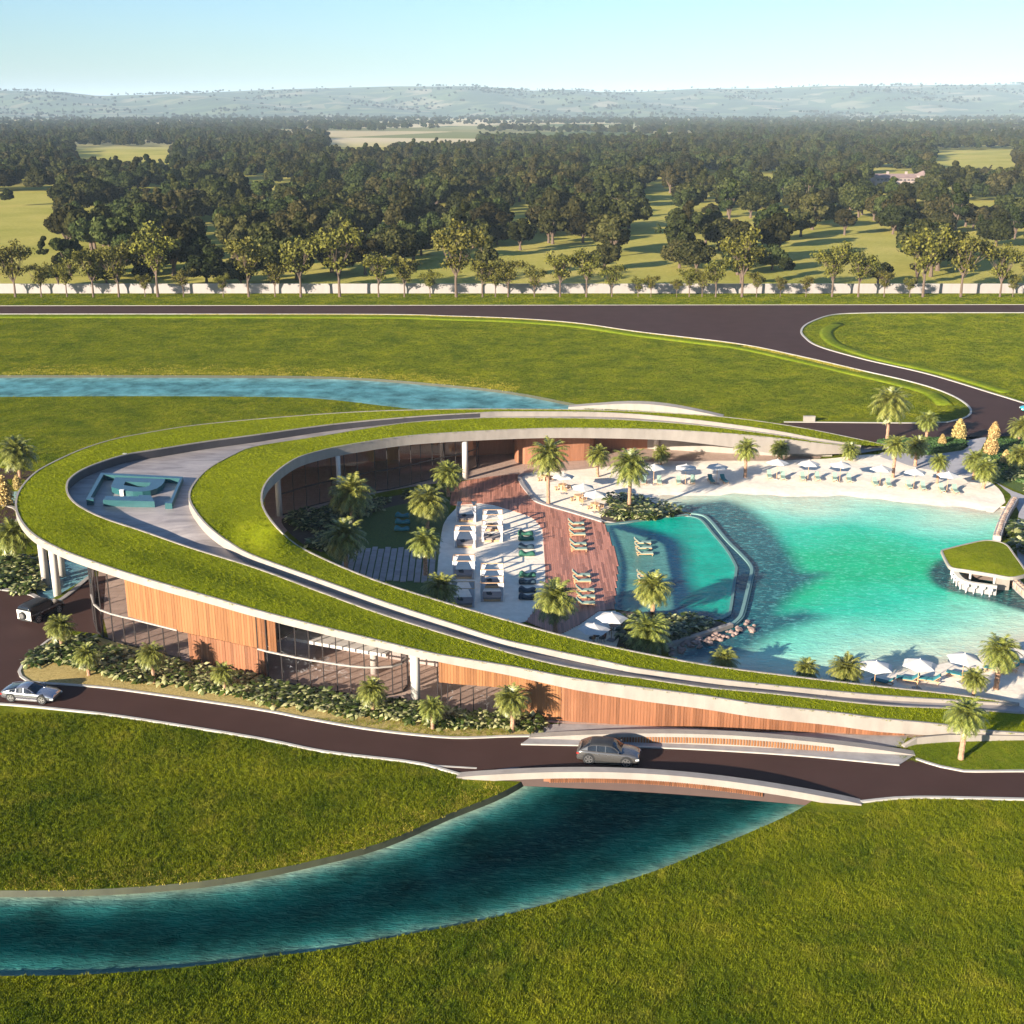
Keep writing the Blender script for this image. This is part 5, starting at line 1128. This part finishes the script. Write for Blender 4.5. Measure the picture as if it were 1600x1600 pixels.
# bed in front of the facade: a band following the building
bed_in = [(75,1020),(110,1003),(160,1012),(220,1028),(290,1046),(360,1063),(420,1075),(500,1093),(560,1103),(620,1108),(680,1118),(760,1126),(830,1133)]
bed_out = [(52,1042),(100,1040),(150,1056),(210,1066),(290,1072),(360,1086),(420,1098),(500,1110),(560,1118),(620,1124),(690,1134),(760,1136),(835,1138)]
bi, bo = spline(WL(bed_in), .8), spline(WL(bed_out), .8)
for i in range(64):
    u = i / 63; n_row = 3 if u < .55 else 2
    for k in range(n_row):
        a = bi[min(int(u * (len(bi) - 1) + rs.random()), len(bi) - 1)]; b = bo[min(int(u * (len(bo) - 1)), len(bo) - 1)]; p = a.lerp(b, (k + rs.uniform(.1, .9)) / n_row)
        if rs.random() < .06: continue
        shrub(p.x + rs.uniform(-.2, .2), p.y, rs.uniform(.85, 1.35), 'broad-leaved shrub in the long bed before the timber facade', 'shrubs in the front bed', .06)
def patch(poly, n, lab, grp, s0=.8, s1=1.3, z=.05, seed=1):
    g = np.random.RandomState(seed); P = [W(*q) for q in poly]; x0, x1 = min(p.x for p in P), max(p.x for p in P); y0, y1 = min(p.y for p in P), max(p.y for p in P); c = 0; it = 0
    while c < n and it < 4000:
        it += 1; x, y = g.uniform(x0, x1), g.uniform(y0, y1)
        if inpoly(np.array([x]), np.array([y]), P)[0]: shrub(x, y, g.uniform(s0, s1), lab, grp, z); c += 1
patch([(944,806),(950,785),(975,776),(1005,780),(1035,792),(1066,803),(1030,810),(975,816)], 34, 'broad-leaved shrub on the mound between pool and beach', 'shrubs on the mound', .9, 1.6, .1, 2)
patch([(968,958),(1030,965),(1090,972),(1118,976),(1080,990),(1030,1004),(985,1010),(970,985)], 34, 'broad-leaved shrub in the bed at the front end of the pool', 'shrubs at the pool end', .8, 1.4, .08, 3)
patch([(440,812),(500,796),(560,783),(620,776),(690,766),(660,780),(600,793),(545,818),(515,860),(480,850)], 46, 'shaded broad-leaved shrub under the courtyard windows', 'shrubs under the courtyard windows', .9, 1.6, .05, 4)
patch([(-30,885),(20,880),(45,868),(56,880),(50,905),(58,925),(45,930),(0,920),(-30,915)], 56, 'broad-leaved shrub beside the round pond and columns', 'shrubs by the round pond', .9, 1.6, .02, 5)
patch([(1578,745),(1620,735),(1620,775),(1600,772)], 14, 'pale broad-leaved shrub beside the far path', 'shrubs by the far path', 1.0, 1.7, .06, 6)
patch([(1592,815),(1650,815),(1650,900),(1602,905),(1592,870)], 20, 'broad-leaved shrub behind the pool bar', 'shrubs behind the bar', 1.1, 1.9, .05, 7)
# clipped hedges
def hedge(poly, h, lab):
    P = [W(*q) for q in poly]; c = sum(P, Vector()) / len(P); g = np.random.RandomState(len(poly)); pts = []; nr = []
    x0, x1 = min(p.x for p in P), max(p.x for p in P); y0, y1 = min(p.y for p in P), max(p.y for p in P)
    X = g.uniform(x0, x1, 9000); Yy = g.uniform(y0, y1, 9000); m = inpoly(X, Yy, P); X, Yy = X[m], Yy[m]; dd = dist_to(X, Yy, P); Z = np.where(dd < .3, g.uniform(0, h, len(X)), h + g.normal(0, .05, len(X)))
    V, F = cloud(np.c_[X - c.x, Yy - c.y, Z], np.tile((0, -.3, 1.0), (len(X), 1)), .28, g, .8, .6); t = thing('low_hedge', lab, 'hedge', (c.x, c.y, 0)); obj('foliage', np_mesh('foliage', V, F, M['hedge']), None, t)
    q = MB(); q.prism([((p.x - c.x) * .97, (p.y - c.y) * .97) for p in P], 0, h - .08); q.build('inner_mass', M['hedge'], t)
hedge([(1368,693),(1440,690),(1498,690),(1513,697),(1500,704),(1450,711),(1400,705)], .75, 'low green hedge between the drive and the long beach')
hedge([(1543,691),(1640,686),(1640,764),(1575,752),(1540,738),(1534,720),(1539,700)], .6, 'low green hedge beside the grey arrival path')
# golden conical trees
for k in range(2): pass
gm = crown_mesh('crown', 91, 2800, .15, lambda g: [(.25 * (1 - i / 22) * math.cos(i * 2.4), .25 * (1 - i / 22) * math.sin(i * 2.4), .3 + 2.5 * i / 22, .62 * (1 - (abs(i - 7) / 17) ** 1.6) + .08) for i in range(22)], M['golden'], .8)
tk = MB().tube([(0, 0, -.1), (0, 0, 1.2)], [.07, .05], 6).me('trunk'); tk.materials.append(M['bark'])
for (x, y, h, lab) in ((1497,691,40,'tall golden conical tree in the hedge by the drive'),(1471,700,24,'small golden conical tree in the hedge by the drive'),(1552,688,32,'slim golden conical tree where the arrival path meets the drive'),(1547,714,40,'broad golden conical tree beside the arrival path'),(1570,728,28,'small golden conical tree in the hedge beside the path'),(8,790,52,'golden conical tree before the small side pond'),(28,765,26,'small golden conical tree by the rounded roof tip')):
    b = W(x, y); s = h / (ppm(b) * .95) / 3.2; t = thing('golden_tree', lab, 'tree', (b.x, b.y, 0), x, (s * 1.05, s * 1.05, s)); obj('crown', gm, None, t); obj('trunk', tk, None, t)
# ---- grass tufts standing in the lawns
def tuft(seed, n, rad, h):
    g = np.random.RandomState(seed); V = []; F = []
    for i in range(n):
        a = g.uniform(0, 6.28); r_ = rad * math.sqrt(g.uniform(0, 1)); o = np.array((r_ * math.cos(a), r_ * math.sin(a), -.02)); b = g.uniform(0, 6.28); w = np.array((math.cos(b), math.sin(b), 0)) * h * .22; tip = o + np.array((g.normal(0, .28) * h, g.normal(0, .28) * h, h * g.uniform(.6, 1.2))); q = len(V); V += [o - w, o + w, tip]; F.append((q, q + 1, q + 2))
    return np.array(V), np.array(F)
tg = NT('grass_blades'); tg.set(Roughness=.8, Specular_IOR_Level=.05)
ri = tg.n('ShaderNodeNewGeometry').outputs['Random Per Island']; bn = tg.noise(.13, 6, rough=.65); mn_ = tg.noise(.33, 6, rough=.65)
cg = tg.mix(tg.ramp(ri, [(0, (.008, .013, .0005)), (.45, (.068, .096, .002)), (1, (.31, .32, .015))]), tg.ramp(bn, [(.36, (.028, .058, .002)), (.64, (.205, .207, .006))]), .55)
tg.base(tg.mix(cg, (.33, .27, .03), tg.math('MULTIPLY', tg.ramp(mn_, [(.52, (0, 0, 0)), (.74, (1, 1, 1))]), .45)))
def scatter(name, label, P, sc, rot, seed, n, rad, h, mat_=None):
    me = bpy.data.meshes.new(name); me.from_pydata([tuple(p) for p in P], [], [])
    for nm, vals in (('sc', sc), ('rot', rot)): at = me.attributes.new(nm, 'FLOAT', 'POINT'); at.data.foreach_set('value', np.asarray(vals, np.float32))
    o = obj(name, me); tag(o, label, 'grass', None, 'stuff'); V, F = tuft(seed, n, rad, h); pr_ = obj('tuft', np_mesh('tuft', V, F, mat_ or tg.m), None, o); pr_.location = tuple(P[0])
    g = bpy.data.node_groups.new('scatter_' + name, 'GeometryNodeTree'); g.interface.new_socket('Geometry', in_out='INPUT', socket_type='NodeSocketGeometry'); g.interface.new_socket('Geometry', in_out='OUTPUT', socket_type='NodeSocketGeometry')
    i_, o_ = g.nodes.new('NodeGroupInput'), g.nodes.new('NodeGroupOutput'); ip = g.nodes.new('GeometryNodeInstanceOnPoints'); oi = g.nodes.new('GeometryNodeObjectInfo'); oi.transform_space = 'ORIGINAL'; oi.inputs['Object'].default_value = pr_; oi.inputs['As Instance'].default_value = True
    at1 = g.nodes.new('GeometryNodeInputNamedAttribute'); at1.data_type = 'FLOAT'; at1.inputs[0].default_value = 'sc'; at2 = g.nodes.new('GeometryNodeInputNamedAttribute'); at2.data_type = 'FLOAT'; at2.inputs[0].default_value = 'rot'; c3_ = g.nodes.new('ShaderNodeCombineXYZ'); g.links.new(at2.outputs[0], c3_.inputs[2])
    g.links.new(i_.outputs[0], ip.inputs['Points']); g.links.new(oi.outputs['Geometry'], ip.inputs['Instance']); g.links.new(c3_.outputs[0], ip.inputs['Rotation']); g.links.new(at1.outputs[0], ip.inputs['Scale']); g.links.new(ip.outputs[0], o_.inputs[0])
    md_ = o.modifiers.new('scatter', 'NODES'); md_.node_group = g; return o
rg_ = NT('roof_grass_blades'); rg_.set(Roughness=.8, Specular_IOR_Level=.04); ri2 = rg_.n('ShaderNodeNewGeometry').outputs['Random Per Island']
rg_.base(rg_.mix(rg_.ramp(ri2, [(0, (.05, .07, .002)), (.5, (.165, .19, .005)), (1, (.35, .36, .02))]), rg_.ramp(rg_.noise(.2, 6, rough=.65), [(.36, (.09, .11, .003)), (.64, (.28, .30, .01))]), .5))
gr = np.random.RandomState(77)
def field(x0, x1, y0, y1, dens, excl, keep=None, margin=.15):
    n = int((x1 - x0) * (y1 - y0) * dens); x = gr.uniform(x0, x1, n); y = gr.uniform(y0, y1, n); dp = y * CT + CAMH * ST; px = 800 + FPX * x / dp; py = 800 + FPX * (CAMH * CT - y * ST) / dp
    m = (px > -60) & (px < 1660) & (py < 1680)
    x, y = x[m], y[m]
    for e_ in excl: m = ~inpoly(x, y, e_); x, y = x[m], y[m]; 
    for e_ in excl: m = dist_to(x, y, e_) > margin; x, y = x[m], y[m]
    return x, y
bridge_zone = [p + Vector((0, -1.2, 0)) for p in (p1[0], p1[-1])] + [p2[-1] + Vector((0, 4, 0)), p2[0] + Vector((0, 4, 0))]
fac = [Vector((p.x, p.y - .3, 0)) for p in [fpt(x) for x in (1640, 1400, 1100, 850)]] + [Vector((-60, 98, 0)), Vector((-60, 130, 0)), Vector((60, 130, 0))]
simp = lambda L, k: L[::k]
x, y = field(-50, 50, 58, 112, 20, [simp(CANAL1, 2), simp(front_road, 3), bridge_zone, fac])
scatter('grass_tufts', 'short tufted grass of the lawns around the front canal', np.c_[x, y, np.zeros(len(x))], gr.uniform(.6, 1.3, len(x)), gr.uniform(0, 6.28, len(x)), 1, 13, .26, .155)
apoly = simp([A[i] for i in range(len(A))], 4)
x, y = field(-160, 150, 150, 352, 2.2, [simp(CANAL2, 3), simp(BR_T[:1] + bl + BR_B + brr + BR_T[1:], 3), apoly], margin=.4)
m = (y > 192) | (x < -25); x, y = x[m], y[m]; m = ~((x > 55) & (y < 205)); x, y = x[m], y[m]
scatter('grass_tufts', 'short tufted grass of the lawns behind the building', np.c_[x, y, np.zeros(len(x))], gr.uniform(.7, 1.4, len(x)), gr.uniform(0, 6.28, len(x)), 2, 16, .7, .16)
dg_ = NT('dry_grass_blades'); dg_.set(Roughness=.8, Specular_IOR_Level=.04); ri3 = dg_.n('ShaderNodeNewGeometry').outputs['Random Per Island']
dg_.base(dg_.ramp(ri3, [(0, (.14, .13, .01)), (.5, (.34, .28, .03)), (1, (.58, .45, .10))]))
def bankgrass(line, wid, n, sgn, lab, h, rad):
    L = spline(line, 1.0); k = gr.randint(0, len(L) - 1, n); N_ = normals2d(L); d_ = np.abs(gr.normal(0, .5, n)) * wid + .15; P = np.array([tuple(L[i].lerp(L[i + 1], q_) + N_[i] * (sgn * d)) for i, d, q_ in zip(k, d_, gr.rand(n))]); P[:, 2] = 0
    scatter('bank_grass', lab, P, gr.uniform(.5, 1.2, n), gr.uniform(0, 6.28, n), 5, 14, rad, h, dg_.m)
bankgrass(cb_up[1:7], 8, 1700, -1, 'dry yellow grass along the far canal bank', .17, .7)
bankgrass(cf_up[1:9], 2.2, 900, -1, 'dry yellow grass along the front canal bank', .12, .3)
bankgrass(BR_L[1:10], 3.5, 2600, 1, 'dry yellow grass beside the back road kerb', .2, .6)
def on_mesh(o, dens):
    me = o.data; me.calc_loop_triangles(); n = len(me.vertices); co = np.zeros(n * 3); me.vertices.foreach_get('co', co); co = co.reshape(-1, 3); ti = np.zeros(len(me.loop_triangles) * 3, int); me.loop_triangles.foreach_get('vertices', ti); T = co[ti.reshape(-1, 3)]
    ar = np.linalg.norm(np.cross(T[:, 1] - T[:, 0], T[:, 2] - T[:, 0]), axis=1) / 2; k = gr.choice(len(T), int(ar.sum() * dens), p=ar / ar.sum()); u, v_ = gr.rand(len(k)), gr.rand(len(k)); f_ = u + v_ > 1; u[f_], v_[f_] = 1 - u[f_], 1 - v_[f_]
    return T[k, 0] + u[:, None] * (T[k, 1] - T[k, 0]) + v_[:, None] * (T[k, 2] - T[k, 0])
for nm, lab in (('outer_roof_lawn', 'short grass growing on the outer roof ring'), ('inner_roof_lawn', 'short grass growing on the inner roof ring')):
    o = bpy.data.objects[nm]; P = on_mesh(o, 9); scatter('roof_grass', lab, P, gr.uniform(.5, 1.1, len(P)), gr.uniform(0, 6.28, len(P)), 3, 14, .3, .13, rg_.m)
# ---- the air
hz = MB().box((0, 12000, 140), (30000, 25000, 283)).build('haze', None); hm = bpy.data.materials.new('haze_air'); hm.use_nodes = True; nt = hm.node_tree; nt.nodes.remove(nt.nodes['Principled BSDF'])
pv = nt.nodes.new('ShaderNodeVolumePrincipled'); pv.inputs['Color'].default_value = (.66, .84, 1, 1); pv.inputs['Density'].default_value = .00005; pv.inputs['Anisotropy'].default_value = -.2
nt.links.new(pv.outputs[0], nt.nodes['Material Output'].inputs['Volume']); hz.data.materials.append(hm); tag(hz, 'thin pale haze lying over the whole landscape', 'haze', None, 'stuff')
